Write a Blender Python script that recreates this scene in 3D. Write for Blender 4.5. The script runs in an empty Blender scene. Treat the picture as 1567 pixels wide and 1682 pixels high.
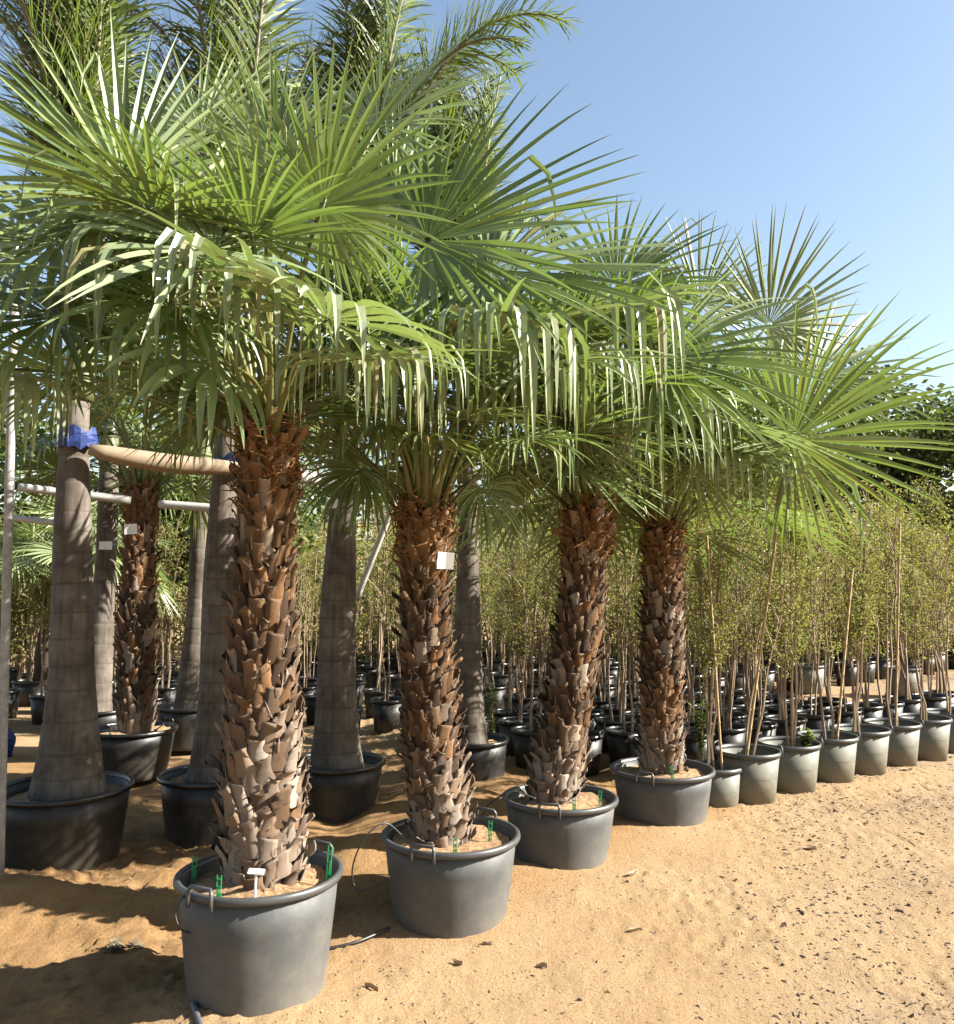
import bpy, math, random
import numpy as np
from mathutils import Vector, Matrix

# ------------------------------------------------------------------ camera, sky, sun, exposure
scene = bpy.context.scene
col = scene.collection
R = math.radians
CAM_Z, F, PITCH = 1.77, 1400.0, math.atan((960 - 841) / 1400.0)
cd = bpy.data.cameras.new("camera"); cam = bpy.data.objects.new("camera", cd); col.objects.link(cam)
cam.location = (0, 0, CAM_Z); cam.rotation_euler = (math.pi / 2 + PITCH, 0, 0)
cd.sensor_fit = 'VERTICAL'; cd.sensor_height = 36.0; cd.lens = F / 1682 * 36.0
cd.clip_start = 0.05; cd.clip_end = 2000
scene.camera = cam

SUN_EL, SUN_AZ = R(32), R(-4)                    # azimuth measured from +X towards +Y
SUN = Vector((math.cos(SUN_EL) * math.cos(SUN_AZ), math.cos(SUN_EL) * math.sin(SUN_AZ), math.sin(SUN_EL)))
world = bpy.data.worlds.new("World"); scene.world = world; world.use_nodes = True
wn = world.node_tree; bg = wn.nodes["Background"]
sky = wn.nodes.new("ShaderNodeTexSky"); sky.sky_type = 'NISHITA'; sky.sun_disc = False
sky.sun_elevation = SUN_EL; sky.sun_rotation = math.pi / 2 - SUN_AZ
sky.air_density = 1.25; sky.dust_density = 1.5; sky.ozone_density = 0.8; sky.altitude = 0
wn.links.new(sky.outputs[0], bg.inputs[0]); bg.inputs[1].default_value = 0.055
sl = bpy.data.lights.new("sun", 'SUN'); sl.energy = 5.0; sl.angle = R(0.53); sl.color = (1.0, 0.95, 0.86)
so = bpy.data.objects.new("sun", sl); col.objects.link(so)
so.rotation_euler = SUN.to_track_quat('Z', 'Y').to_euler(); so.location = (8, 0, 12)
vs = scene.view_settings
scene.display_settings.display_device = 'sRGB'
vs.view_transform = 'Standard'; vs.look = 'None'; vs.exposure = 2.12; vs.gamma = 1.0; vs.use_curve_mapping = False
scene.cycles.max_bounces = 5; scene.cycles.diffuse_bounces = 2; scene.cycles.glossy_bounces = 2
scene.cycles.transmission_bounces = 4; scene.cycles.transparent_max_bounces = 4
scene.cycles.use_denoising = True

# ------------------------------------------------------------------ helpers
def ray(u, v):
    X, Y = (u - 783.5) / F, -(v - 841) / F
    c, s = math.cos(PITCH), math.sin(PITCH)
    return Vector((X, c - Y * s, s + Y * c))
def P(u, v, depth):                              # world point at forward distance `depth`
    d = ray(u, v); return Vector((0, 0, CAM_Z)) + d * (depth / d.y)
def link(name, data, parent=None, loc=None):
    o = bpy.data.objects.new(name, data); col.objects.link(o)
    if parent is not None: o.parent = parent
    if loc is not None: o.location = loc
    return o
def tag(o, label=None, cat=None, group=None, kind=None):
    if label: o["label"] = label
    if cat: o["category"] = cat
    if group: o["group"] = group
    if kind: o["kind"] = kind
    return o
class MB:
    def __init__(s): s.v = []; s.f = []; s.a = {}
    def add(s, vs_, fs_, **attr):
        n = len(s.v); s.v.extend([tuple(p) for p in vs_])
        s.f.extend([tuple(i + n for i in f) for f in fs_])
        for k, val in attr.items():
            L = s.a.get(k)
            if L is None: L = s.a[k] = [0.0] * n
            if len(L) < n: L.extend([0.0] * (n - len(L)))
            L.extend(val if isinstance(val, (list, tuple)) else [val] * len(vs_))
    def mesh(s, name, mat, smooth=False):
        me = bpy.data.meshes.new(name); me.from_pydata(s.v, [], s.f)
        for k, L in s.a.items():
            if len(L) < len(s.v): L.extend([0.0] * (len(s.v) - len(L)))
            at = me.attributes.new(k, 'FLOAT', 'POINT'); at.data.foreach_set('value', L)
        if mat: me.materials.append(mat)
        if smooth: me.polygons.foreach_set('use_smooth', [True] * len(me.polygons))
        me.update(); return me
    def build(s, name, mat, parent=None, loc=None, smooth=False):
        return link(name, s.mesh(name, mat, smooth), parent, loc)
def frame_of(t):
    t = t.normalized(); ref = Vector((0, 0, 1)) if abs(t.z) < 0.9 else Vector((0, 1, 0))
    a = t.cross(ref).normalized(); return a, a.cross(t).normalized()
def tube(mb, pts, radii, n=8, cap=True, flat=1.0, **attr):
    pts = [Vector(p) for p in pts]; vs_, fs_ = [], []
    if not isinstance(radii, (list, tuple)): radii = [radii] * len(pts)
    a0 = None
    for i, p in enumerate(pts):
        t = (pts[min(i + 1, len(pts) - 1)] - pts[max(i - 1, 0)])
        if a0 is None: a, b = frame_of(t)
        else:
            t = t.normalized(); a = (a0 - t * a0.dot(t)).normalized(); b = t.cross(a) * -1
            b = a.cross(t).normalized()
        a0 = a
        for k in range(n):
            q = 2 * math.pi * k / n
            vs_.append(p + a * (radii[i] * math.cos(q)) + b * (radii[i] * flat * math.sin(q)))
    for i in range(len(pts) - 1):
        for k in range(n):
            k2 = (k + 1) % n
            fs_.append((i * n + k, i * n + k2, (i + 1) * n + k2, (i + 1) * n + k))
    if cap:
        fs_.append(tuple(range(n - 1, -1, -1))); m = (len(pts) - 1) * n; fs_.append(tuple(range(m, m + n)))
    mb.add(vs_, fs_, **attr)
def lathe(mb, prof, n=40, wob=None, **attr):
    vs_, fs_ = [], []
    for (r, z) in prof:
        for k in range(n):
            q = 2 * math.pi * k / n
            rr = r * (1 + (wob(q) if wob else 0)); vs_.append((rr * math.cos(q), rr * math.sin(q), z))
    for i in range(len(prof) - 1):
        for k in range(n):
            k2 = (k + 1) % n; fs_.append((i * n + k, i * n + k2, (i + 1) * n + k2, (i + 1) * n + k))
    mb.add(vs_, fs_, **attr)
def box(mb, c, s, M=None):
    c = Vector(c); vs_ = []
    for z in (-.5, .5):
        for y in (-.5, .5):
            for x in (-.5, .5):
                p = Vector((x * s[0], y * s[1], z * s[2])); vs_.append(c + (M @ p if M else p))
    mb.add(vs_, [(0, 2, 3, 1), (4, 5, 7, 6), (0, 1, 5, 4), (2, 6, 7, 3), (0, 4, 6, 2), (1, 3, 7, 5)])
def bez(a, b, c, n):
    return [a * ((1 - t) ** 2) + b * (2 * t * (1 - t)) + c * (t * t) for t in [i / n for i in range(n + 1)]]
# numpy value noise
def vnoise(x, y, seed=0):
    xi = np.floor(x).astype(np.int64); yi = np.floor(y).astype(np.int64); fx = x - xi; fy = y - yi
    fx = fx * fx * (3 - 2 * fx); fy = fy * fy * (3 - 2 * fy)
    def h(a, b):
        n = (a * 374761393 + b * 668265263 + seed * 1442695041) & 0x7fffffff
        n = ((n ^ (n >> 13)) * 1274126177) & 0x7fffffff
        return ((n ^ (n >> 16)) & 0xffff) / 65535.0
    return (h(xi, yi) * (1 - fx) + h(xi + 1, yi) * fx) * (1 - fy) + (h(xi, yi + 1) * (1 - fx) + h(xi + 1, yi + 1) * fx) * fy

# ------------------------------------------------------------------ materials
def newmat(name):
    m = bpy.data.materials.new(name); m.use_nodes = True; nt = m.node_tree
    return m, nt, nt.nodes["Principled BSDF"]
def N(nt, t, **kw):
    n = nt.nodes.new(t)
    for k, v in kw.items(): setattr(n, k, v)
    return n
def rgb(c): return (c[0], c[1], c[2], 1.0)
def ramp(nt, fac, stops):
    r = N(nt, "ShaderNodeValToRGB"); e = r.color_ramp.elements
    while len(e) < len(stops): e.new(0.5)
    for el, (p, c) in zip(e, stops): el.position = p; el.color = rgb(c)
    nt.links.new(fac, r.inputs[0]); return r.outputs[0]
def noise(nt, vec, scale, detail=4, rough=0.6):
    n = N(nt, "ShaderNodeTexNoise"); n.inputs["Scale"].default_value = scale
    n.inputs["Detail"].default_value = detail; n.inputs["Roughness"].default_value = rough
    if vec is not None: nt.links.new(vec, n.inputs["Vector"])
    return n.outputs["Fac"]
def mix(nt, fac, a, b, mode='MIX'):
    m = N(nt, "ShaderNodeMix", data_type='RGBA', blend_type=mode)
    for sock, val in ((m.inputs[0], fac), (m.inputs[6], a), (m.inputs[7], b)):
        if isinstance(val, (int, float)): sock.default_value = val
        elif isinstance(val, tuple): sock.default_value = rgb(val)
        else: nt.links.new(val, sock)
    return m.outputs[2]
def mathn(nt, op, a, b=0.0):
    m = N(nt, "ShaderNodeMath", operation=op)
    for sock, val in ((m.inputs[0], a), (m.inputs[1], b)):
        if isinstance(val, (int, float)): sock.default_value = val
        else: nt.links.new(val, sock)
    return m.outputs[0]
def bump(nt, bsdf, h, strength, dist):
    b = N(nt, "ShaderNodeBump"); b.inputs["Strength"].default_value = strength; b.inputs["Distance"].default_value = dist
    nt.links.new(h, b.inputs["Height"]); nt.links.new(b.outputs[0], bsdf.inputs["Normal"])
def texco(nt, out="Object", scale=None):
    t = N(nt, "ShaderNodeTexCoord").outputs[out]
    if scale:
        m = N(nt, "ShaderNodeMapping"); m.inputs["Scale"].default_value = scale; nt.links.new(t, m.inputs[0]); t = m.outputs[0]
    return t
def attr(nt, name): return N(nt, "ShaderNodeAttribute", attribute_name=name).outputs["Fac"]

def mat_sand():
    m, nt, b = newmat("sand"); t = texco(nt)
    big = noise(nt, t, 0.9, 5); mid = noise(nt, t, 7, 6, .65); fine = noise(nt, t, 60, 6, .7); grit = noise(nt, t, 230, 3, .8)
    c = ramp(nt, big, [(.3, (.285, .18, .088)), (.5, (.33, .22, .118)), (.72, (.36, .257, .152))])
    c = mix(nt, mathn(nt, 'MULTIPLY', mid, .6), c, (0.341, 0.2449, 0.1457))
    c = mix(nt, mathn(nt, 'MULTIPLY', attr(nt, 'loose'), .7), c, ramp(nt, mid, [(.3, (0.186, 0.093, 0.031)), (.55, (0.2604, 0.1457, 0.0558)), (.75, (0.2914, 0.1798, 0.0806))]))
    c = mix(nt, mathn(nt, 'MULTIPLY', attr(nt, 'track'), .5), c, (0.2046, 0.1581, 0.1116))
    c2 = ramp(nt, fine, [(.28, (.45, .36, .28)), (.42, (.92, .9, .87)), (.6, (1, 1, 1)), (.78, (1.1, 1.08, 1.05))])
    c = mix(nt, .85, c, c2, 'MULTIPLY')
    c3 = ramp(nt, grit, [(.3, (.5, .42, .36)), (.4, (1, 1, 1)), (1, (1, 1, 1))])
    c = mix(nt, .6, c, c3, 'MULTIPLY')
    nt.links.new(c, b.inputs["Base Color"]); b.inputs["Roughness"].default_value = .95
    b.inputs["Specular IOR Level"].default_value = .1
    h = mathn(nt, 'ADD', mathn(nt, 'MULTIPLY', fine, 1.0), mathn(nt, 'MULTIPLY', grit, .5))
    bump(nt, b, h, .9, .02); return m
def mat_pot(name, c0, c1, dust, rough=.5, dustc=(0.31, 0.248, 0.1736)):
    m, nt, b = newmat(name); t = texco(nt); g = texco(nt, "Generated")
    n1 = noise(nt, t, 3, 5); n2 = noise(nt, t, 26, 5, .7)
    st = noise(nt, texco(nt, "Object", (9, 9, .8)), 2.4, 4)
    c = mix(nt, n1, c0, c1)
    c = mix(nt, mathn(nt, 'MULTIPLY', st, .35), c, tuple(x * 1.5 for x in c1))
    sep = N(nt, "ShaderNodeSeparateXYZ"); nt.links.new(g, sep.inputs[0])
    low = mathn(nt, 'POWER', mathn(nt, 'SUBTRACT', 1.0, sep.outputs[2]), 2.5)
    d = mathn(nt, 'MULTIPLY', mathn(nt, 'ADD', mathn(nt, 'MULTIPLY', low, 1.1), mathn(nt, 'MULTIPLY', ramp(nt, noise(nt, t, 6, 8, .75), [(.45, (0, 0, 0)), (.68, (1, 1, 1))]), .8)), dust)
    N_ = N(nt, "ShaderNodeClamp"); nt.links.new(d, N_.inputs[0])
    c = mix(nt, N_.outputs[0], c, dustc)
    nt.links.new(c, b.inputs["Base Color"])
    nt.links.new(mathn(nt, 'ADD', mathn(nt, 'MULTIPLY', n2, .3), rough - .1), b.inputs["Roughness"])
    b.inputs["Specular IOR Level"].default_value = .35
    bump(nt, b, n2, .15, .004); return m
def mat_soil():
    m, nt, b = newmat("soil"); t = texco(nt); n = noise(nt, t, 30, 6, .7)
    nt.links.new(ramp(nt, n, [(.3, (0.0992, 0.0527, 0.0248)), (.5, (0.2604, 0.155, 0.0744)), (.7, (0.3596, 0.2418, 0.124))]), b.inputs["Base Color"])
    b.inputs["Roughness"].default_value = 1; bump(nt, b, n, .8, .03); return m
def leafmat(name, dark, light, trans, tip=(0.1736, 0.124, 0.0496), rough=.38, tmix=.3, spec=.5, yellow=(0.186, 0.186, 0.0372), pale=None):
    m, nt, b = newmat(name)
    oi = N(nt, "ShaderNodeObjectInfo"); seg = attr(nt, "seg"); tt = attr(nt, "tt")
    c = mix(nt, seg, dark, light)
    rnd = oi.outputs["Random"]
    c = mix(nt, mathn(nt, 'MULTIPLY', mathn(nt, 'POWER', rnd, 3.0), .55), c, yellow)
    if pale: c = mix(nt, mathn(nt, 'MULTIPLY', oi.outputs['Color'], .7), c, mix(nt, seg, tuple(x * .75 for x in pale), pale))
    st = noise(nt, texco(nt), 40, 3)
    c = mix(nt, mathn(nt, 'MULTIPLY', st, .35), c, tuple(x * .55 for x in dark))
    tf = ramp(nt, tt, [(.9, (0, 0, 0)), (1.0, (1, 1, 1))])
    c = mix(nt, mathn(nt, 'MULTIPLY', tf, .8), c, tip)
    nt.links.new(c, b.inputs["Base Color"]); b.inputs["Roughness"].default_value = rough
    b.inputs["Specular IOR Level"].default_value = spec
    tr = N(nt, "ShaderNodeBsdfTranslucent"); tc = mix(nt, .65, c, trans); nt.links.new(tc, tr.inputs[0])
    ms = N(nt, "ShaderNodeMixShader"); ms.inputs[0].default_value = tmix
    nt.links.new(b.outputs[0], ms.inputs[1]); nt.links.new(tr.outputs[0], ms.inputs[2])
    nt.links.new(ms.outputs[0], nt.nodes["Material Output"].inputs[0]); return m
def mat_boot():
    m, nt, b = newmat("leaf_base_bark"); oi = N(nt, "ShaderNodeObjectInfo")
    s = noise(nt, texco(nt, "Object", (60, 60, 5)), 2.0, 5, .7); n2 = noise(nt, texco(nt), 22, 4)
    c = mix(nt, .9, oi.outputs["Color"], ramp(nt, s, [(.3, (.3, .26, .22)), (.5, (.9, .88, .85)), (.72, (1.35, 1.3, 1.25))]), 'MULTIPLY')
    tt = attr(nt, "tt")
    c = mix(nt, mathn(nt, 'MULTIPLY', mathn(nt, 'POWER', tt, 3.0), .75), c, mix(nt, .3, c, (.30, .235, .17)))
    c = mix(nt, mathn(nt, 'MULTIPLY', n2, .3), c, (0.0217, 0.0124, 0.00744))
    nt.links.new(c, b.inputs["Base Color"]); b.inputs["Roughness"].default_value = .8
    b.inputs["Specular IOR Level"].default_value = .25; bump(nt, b, s, .6, .01); return m
def plain(name, c, rough=.6, spec=.4, var=.3, scale=12, c2=None, bumpd=0.0, stretch=None):
    m, nt, b = newmat(name); t = texco(nt, "Object", stretch); n = noise(nt, t, scale, 5, .65)
    c2 = c2 or tuple(x * .45 for x in c)
    nt.links.new(mix(nt, mathn(nt, 'MULTIPLY', ramp(nt, n, [(.35, (0, 0, 0)), (.65, (1, 1, 1))]), var), c, c2), b.inputs["Base Color"])
    b.inputs["Roughness"].default_value = rough; b.inputs["Specular IOR Level"].default_value = spec
    if bumpd: bump(nt, b, n, .6, bumpd)
    return m
def mat_royal():
    m, nt, b = newmat("ringed_grey_bark"); ob = texco(nt)
    st = noise(nt, texco(nt, "Object", (14, 14, 1.0)), 2.5, 5, .65); bl = noise(nt, ob, 5, 5)
    c = ramp(nt, bl, [(.3, (.05, .04, .031)), (.5, (.1, .084, .068)), (.7, (.155, .136, .115))])
    c = mix(nt, .7, c, ramp(nt, st, [(.3, (.5, .45, .4)), (.55, (1, 1, 1)), (.8, (1.2, 1.18, 1.15))]), 'MULTIPLY')
    ring = attr(nt, "ring"); c = mix(nt, mathn(nt, 'MULTIPLY', ring, .6), c, (0.0558, 0.0434, 0.0341))
    nt.links.new(c, b.inputs["Base Color"]); b.inputs["Roughness"].default_value = .85
    b.inputs["Specular IOR Level"].default_value = .2; bump(nt, b, st, .4, .006); return m
M = dict(
    sand=mat_sand(), soil=mat_soil(),
    potgrey=mat_pot("grey_plastic", (.032, .0345, .035), (.06, .062, .061), .32, .55, (.17, .145, .115)),
    potblack=mat_pot("black_plastic", (0.00558, 0.00558, 0.00558), (0.00992, 0.00992, 0.0093), .11, .42),
    potgreen=mat_pot("dusty_green_grey_plastic", (.055, .06, .047), (.09, .093, .075), .3, .55),
    rim=plain("rim_plastic", (0.0465, 0.04774, 0.04712), .42, .5, .3, 20),
    rimblack=plain("black_rim_plastic", (0.01116, 0.01116, 0.01116), .32, .5, .3, 20),
    frond=leafmat("fan_frond", (.05, .088, .02), (.23, .29, .11), (.23, .36, .03), rough=.38, spec=.45, tmix=.24, yellow=(.27, .28, .12), pale=(.36, .40, .26)),
    petiole=plain("petiole", (0.0806, 0.1023, 0.0248), .4, .5, .6, 5, (0.124, 0.093, 0.031), stretch=(1, 1, .4)),
    compost=plain("dark_compost", (0.0465, 0.031, 0.01984), .95, .1, .7, 30, (0.0992, 0.0682, 0.0434), .02),
    cane=plain("bamboo_cane", (0.31, 0.2232, 0.1178), .5, .4, .5, 7, (0.2232, 0.1488, 0.0744), stretch=(1, 1, .3)),
    boot=mat_boot(), core=plain("trunk_fibre", (.06, .032, .017), .95, .1, .6, 30, (.02, .011, .007), .02),
    fibre=plain("crown_fibre", (0.186, 0.0868, 0.031), .8, .2, .6, 8, (0.0744, 0.031, 0.0124)),
    shred=plain("bark_shred", (0.2852, 0.2356, 0.186), .85, .2, .8, 9, (0.0992, 0.0558, 0.031)),
    royal=mat_royal(), shaft=plain("crownshaft", (0.0806, 0.1054, 0.0372), .4, .5, .5, 4, (0.155, 0.124, 0.062), stretch=(3, 3, .4)),
    pinna=leafmat("feather_frond", (.045, .075, .016), (.14, .185, .045), (.24, .33, .03), rough=.5, spec=.3, tmix=.28),
    pinnadry=leafmat("dry_feather_frond", (0.124, 0.093, 0.0496), (0.2232, 0.186, 0.124), (0.186, 0.1488, 0.062), rough=.7, tmix=.2, yellow=(0.186, 0.1488, 0.0868)),
    rachis=plain("rachis", (0.0992, 0.093, 0.0434), .5, .4, .5, 5, (0.124, 0.0806, 0.0434)),
    stem=plain("sapling_bark", (0.2232, 0.1674, 0.1147), .8, .2, .6, 9, (0.124, 0.0806, 0.0496), stretch=(1, 1, .3)),
    leaf=leafmat("sapling_leaf", (.09, .125, .024), (.26, .285, .08), (.32, .34, .05), tip=(0.248, 0.1488, 0.0496), rough=.6, spec=.2, tmix=.32, yellow=(0.186, 0.124, 0.0558)),
    weed=leafmat("weed_leaf", (0.0558, 0.1054, 0.0124), (0.124, 0.186, 0.031), (0.2232, 0.31, 0.031), tip=(0.124, 0.1612, 0.031), rough=.5, tmix=.35),
    tree=leafmat("tree_leaf", (.032, .052, .012), (.09, .125, .03), (.16, .22, .03), tip=(0.062, 0.0744, 0.0186), rough=.45, tmix=.25),
    bark=plain("tree_bark", (0.0682, 0.0527, 0.0372), .9, .2, .6, 8),
    white=plain("white_plastic", (.36, .35, .325), .5, .4, .35, 9, (0.31, 0.2852, 0.248)),
    paper=plain("tag_paper", (.7, .7, .69), .6, .3, .25, 40, (0.372, 0.372, 0.3844)),
    foam=plain("beige_foam", (.22, .165, .11), .7, .3, .6, 6, (0.2108, 0.155, 0.0992)),
    blue=plain("blue_cloth", (.007, .024, .11), .6, .4, .6, 25, (0.0062, 0.0124, 0.1116), .01),
    green=plain("green_stake_plastic", (0.0062, 0.2046, 0.062), .4, .5, .2, 20),
    hose=plain("black_hose", (0.0124, 0.0124, 0.0124), .45, .5, .4, 20),
    hosegrey=plain("grey_hose", (0.0806, 0.0806, 0.0868), .5, .4, .4, 20),
    pole=plain("spotted_pole", (0.279, 0.2728, 0.2604), .6, .4, .7, 26, (0.124, 0.1178, 0.1116)),
    chip=plain("chip", (0.093, 0.062, 0.0403), .95, .2, .9, 9, (0.248, 0.1922, 0.1364)),
    dry=plain("dry_leaf", (.33, .24, .155), .8, .2, .6, 20, (0.155, 0.1054, 0.062)),
    stone=plain("stone", (0.2046, 0.155, 0.1054), .9, .2, .6, 12, (0.124, 0.093, 0.0682)),
)

# ------------------------------------------------------------------ ground
MOUNDS = [(-2.35, 4.7, .4, .22, .15), (-1.72, 5.0, .3, .24, .11), (-2.9, 5.0, .4, .35, .08), (-1.35, 5.5, .3, .25, .05),
          (-.75, 5.35, .4, .3, .06), (-.3, 5.75, .35, .3, .06), (.15, 4.95, .3, .25, .03), (.75, 5.65, .35, .25, .02), (-.2, 6.6, .4, .4, .05), (-1.0, 3.5, .6, .45, .085)]
def gz(x, y):
    x = np.asarray(x, float); y = np.asarray(y, float)
    d = np.clip((y - 3.4) / 2.0, 0, 1); z = .04 + .125 * d * d * (3 - 2 * d) * np.clip((x + 1.7) / 1.2, .25, 1)
    for mx, my, sx, sy, h in MOUNDS: z = z + h * np.exp(-((x - mx) / sx) ** 2 - ((y - my) / sy) ** 2)
    return z
def ground_z(x, y): return float(gz(x, y))
xs = np.concatenate([[-400, -150, -60, -30, -18, -12, -9, -7, -5.6, -4.7, -4.0], np.arange(-3.4, 5.2, .02), np.arange(5.3, 9, .15), [10, 12, 16, 22, 35, 70, 150, 400]])
yy = [2.2]
while yy[-1] < 10: yy.append(yy[-1] * 1.0062)
ys = np.concatenate([[-60, -10, -2, 0, 1, 1.7], yy, np.arange(10.2, 18, .3), [20, 24, 30, 45, 80, 160, 400, 900]])
def relief(X, Y):
    X = np.asarray(X, float); Y = np.asarray(Y, float); Z = gz(X, Y)
    near = np.clip((X + 3.9) / .5, 0, 1) * np.clip((9 - X) / 3, 0, 1) * np.clip((18 - Y) / 8, 0, 1) * np.clip((Y - 1.5) / .7, 0, 1)
    n1 = vnoise(X * 1.3, Y * 1.3, 1) - .5; n2 = vnoise(X * 4.1 + 3, Y * 4.1, 2) - .5; n3 = vnoise(X * 13, Y * 13, 3) - .5
    n4 = vnoise(X * 34, Y * 34, 4) - .5; n5 = vnoise(X * 47 + Y * 20, Y * 47 - X * 20, 5)
    rough = np.clip(vnoise(X * .9 + 7, Y * .9, 6) * 1.6 - .3, .25, 1)
    left = np.clip((-.6 - X + (Y - 4) * .9) / 1.2, 0, 1)
    return Z + near * (n1 * .04 + n2 * (.018 + .06 * left) + n3 * (.013 + .024 * left) * rough + n4 * .018 * rough + np.clip(n5 - .66, 0, 1) * .07 * rough)
def surf_z(x, y): return float(relief(x, y))
X, Y = np.meshgrid(xs, ys); Z = relief(X, Y)
nx, ny = len(xs), len(ys)
me = bpy.data.meshes.new("ground")
idx = np.arange(nx * ny).reshape(ny, nx)
quads = np.stack([idx[:-1, :-1], idx[:-1, 1:], idx[1:, 1:], idx[1:, :-1]], -1).reshape(-1, 4)
me.vertices.add(nx * ny); me.vertices.foreach_set('co', np.stack([X, Y, Z], -1).astype(np.float32).ravel())
me.loops.add(quads.size); me.loops.foreach_set('vertex_index', quads.astype(np.int32).ravel())
me.polygons.add(len(quads)); me.polygons.foreach_set('loop_start', np.arange(0, quads.size, 4, dtype=np.int32))
me.polygons.foreach_set('use_smooth', np.ones(len(quads), bool)); me.update(calc_edges=True)
me.materials.append(M['sand'])
at = me.attributes.new("loose", 'FLOAT', 'POINT'); at.data.foreach_set('value', (np.clip((-.2 - X + (Y - 4) * .95) / .8 + (vnoise(X * 2.3, Y * 2.3, 9) - .5) * .9, 0, 1) * np.clip((9.5 - Y) / 1.5, 0, 1)).astype(np.float32).ravel())
at = me.attributes.new("track", 'FLOAT', 'POINT'); at.data.foreach_set('value', (np.clip((X - .30 * Y - .1) / .8, 0, 1) * np.clip(vnoise(X * 1.1 + Y * .7, Y * 1.8 - X * 1.1, 12) * 2.2 - .6, 0, 1)).astype(np.float32).ravel())
tag(link("ground", me), "pale ochre sandy nursery ground with mounds and clods", kind="structure")

# ------------------------------------------------------------------ pots
RIM_Z = .46
def make_pot(name, label, loc, r, h, body, rim, soil_drop, handles=(), group=None, tilt=0, seed=0, soilmat='soil', cat="plant pot"):
    """loc = rim centre; h = height of the pot below its rim"""
    rng = random.Random(seed); w1, w2 = rng.uniform(0, 6), rng.uniform(0, 6)
    wob = lambda q: .012 * math.sin(2 * q + w1) + .006 * math.sin(3 * q + w2)
    root = link(name, None, None, (loc[0], loc[1], loc[2] - h)); root.rotation_euler = (tilt * math.sin(w1), tilt * math.cos(w1), 0)
    tag(root, label, cat, group)
    mb = MB(); b = r * .83
    lathe(mb, [(b * .3, .004), (b * .93, .0), (b * .985, .012), (b, .035), (b + (r - b) * .35, h * .35), (b + (r - b) * .7, h * .7), (r * .985, h - .02),
               (r * .95, h - .02), (r * .93, h - .1), (r * .9, h * .45)], 44, wob)
    mb.build("pot_wall", M[body], root, smooth=True)
    mb = MB(); lathe(mb, [(r * .965, h - .032), (r * 1.035, h - .03), (r * 1.05, h - .018), (r * 1.045, h - .004), (r * 1.02, h + .003), (r * .975, h), (r * .955, h - .02), (r * .965, h - .032)], 44, wob)
    mb.build("rim", M[rim], root, smooth=True)
    mb = MB(); k = 32; rs = [0, .2, .4, .6, .8, .95]; vs_ = []; rr = r * .94
    for i in rs:
        for q in range(k):
            a = 2 * math.pi * q / k; x, y = rr * i * math.cos(a), rr * i * math.sin(a)
            vs_.append((x, y, h - soil_drop + rng.uniform(-.008, .012) + .02 * math.sin(x * 9 + w1) * math.sin(y * 7 + w2) + .025 * (1 - i)))
    mb.add(vs_, [(i * k + q, i * k + (q + 1) % k, (i + 1) * k + (q + 1) % k, (i + 1) * k + q) for i in range(len(rs) - 1) for q in range(k)])
    mb.build("soil", M[soilmat], root, smooth=True)
    for ang in handles:
        a = R(ang); o = Vector((math.cos(a), math.sin(a), 0)); s = Vector((-o.y, o.x, 0)); c = o * r * 1.05 + Vector((0, 0, h))
        mb = MB(); hw = .058
        pts = [c + s * hw + o * .012 + Vector((0, 0, -.045)), c + s * hw + o * .012 + Vector((0, 0, .018)), c + s * (hw - .008) + o * .006 + Vector((0, 0, .032)),
               c - s * (hw - .008) + o * .006 + Vector((0, 0, .032)), c - s * hw + o * .012 + Vector((0, 0, .018)), c - s * hw + o * .012 + Vector((0, 0, -.045))]
        tube(mb, pts, .0085, 8); mb.build("handle", M[rim], root, smooth=True)
    return root

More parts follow.
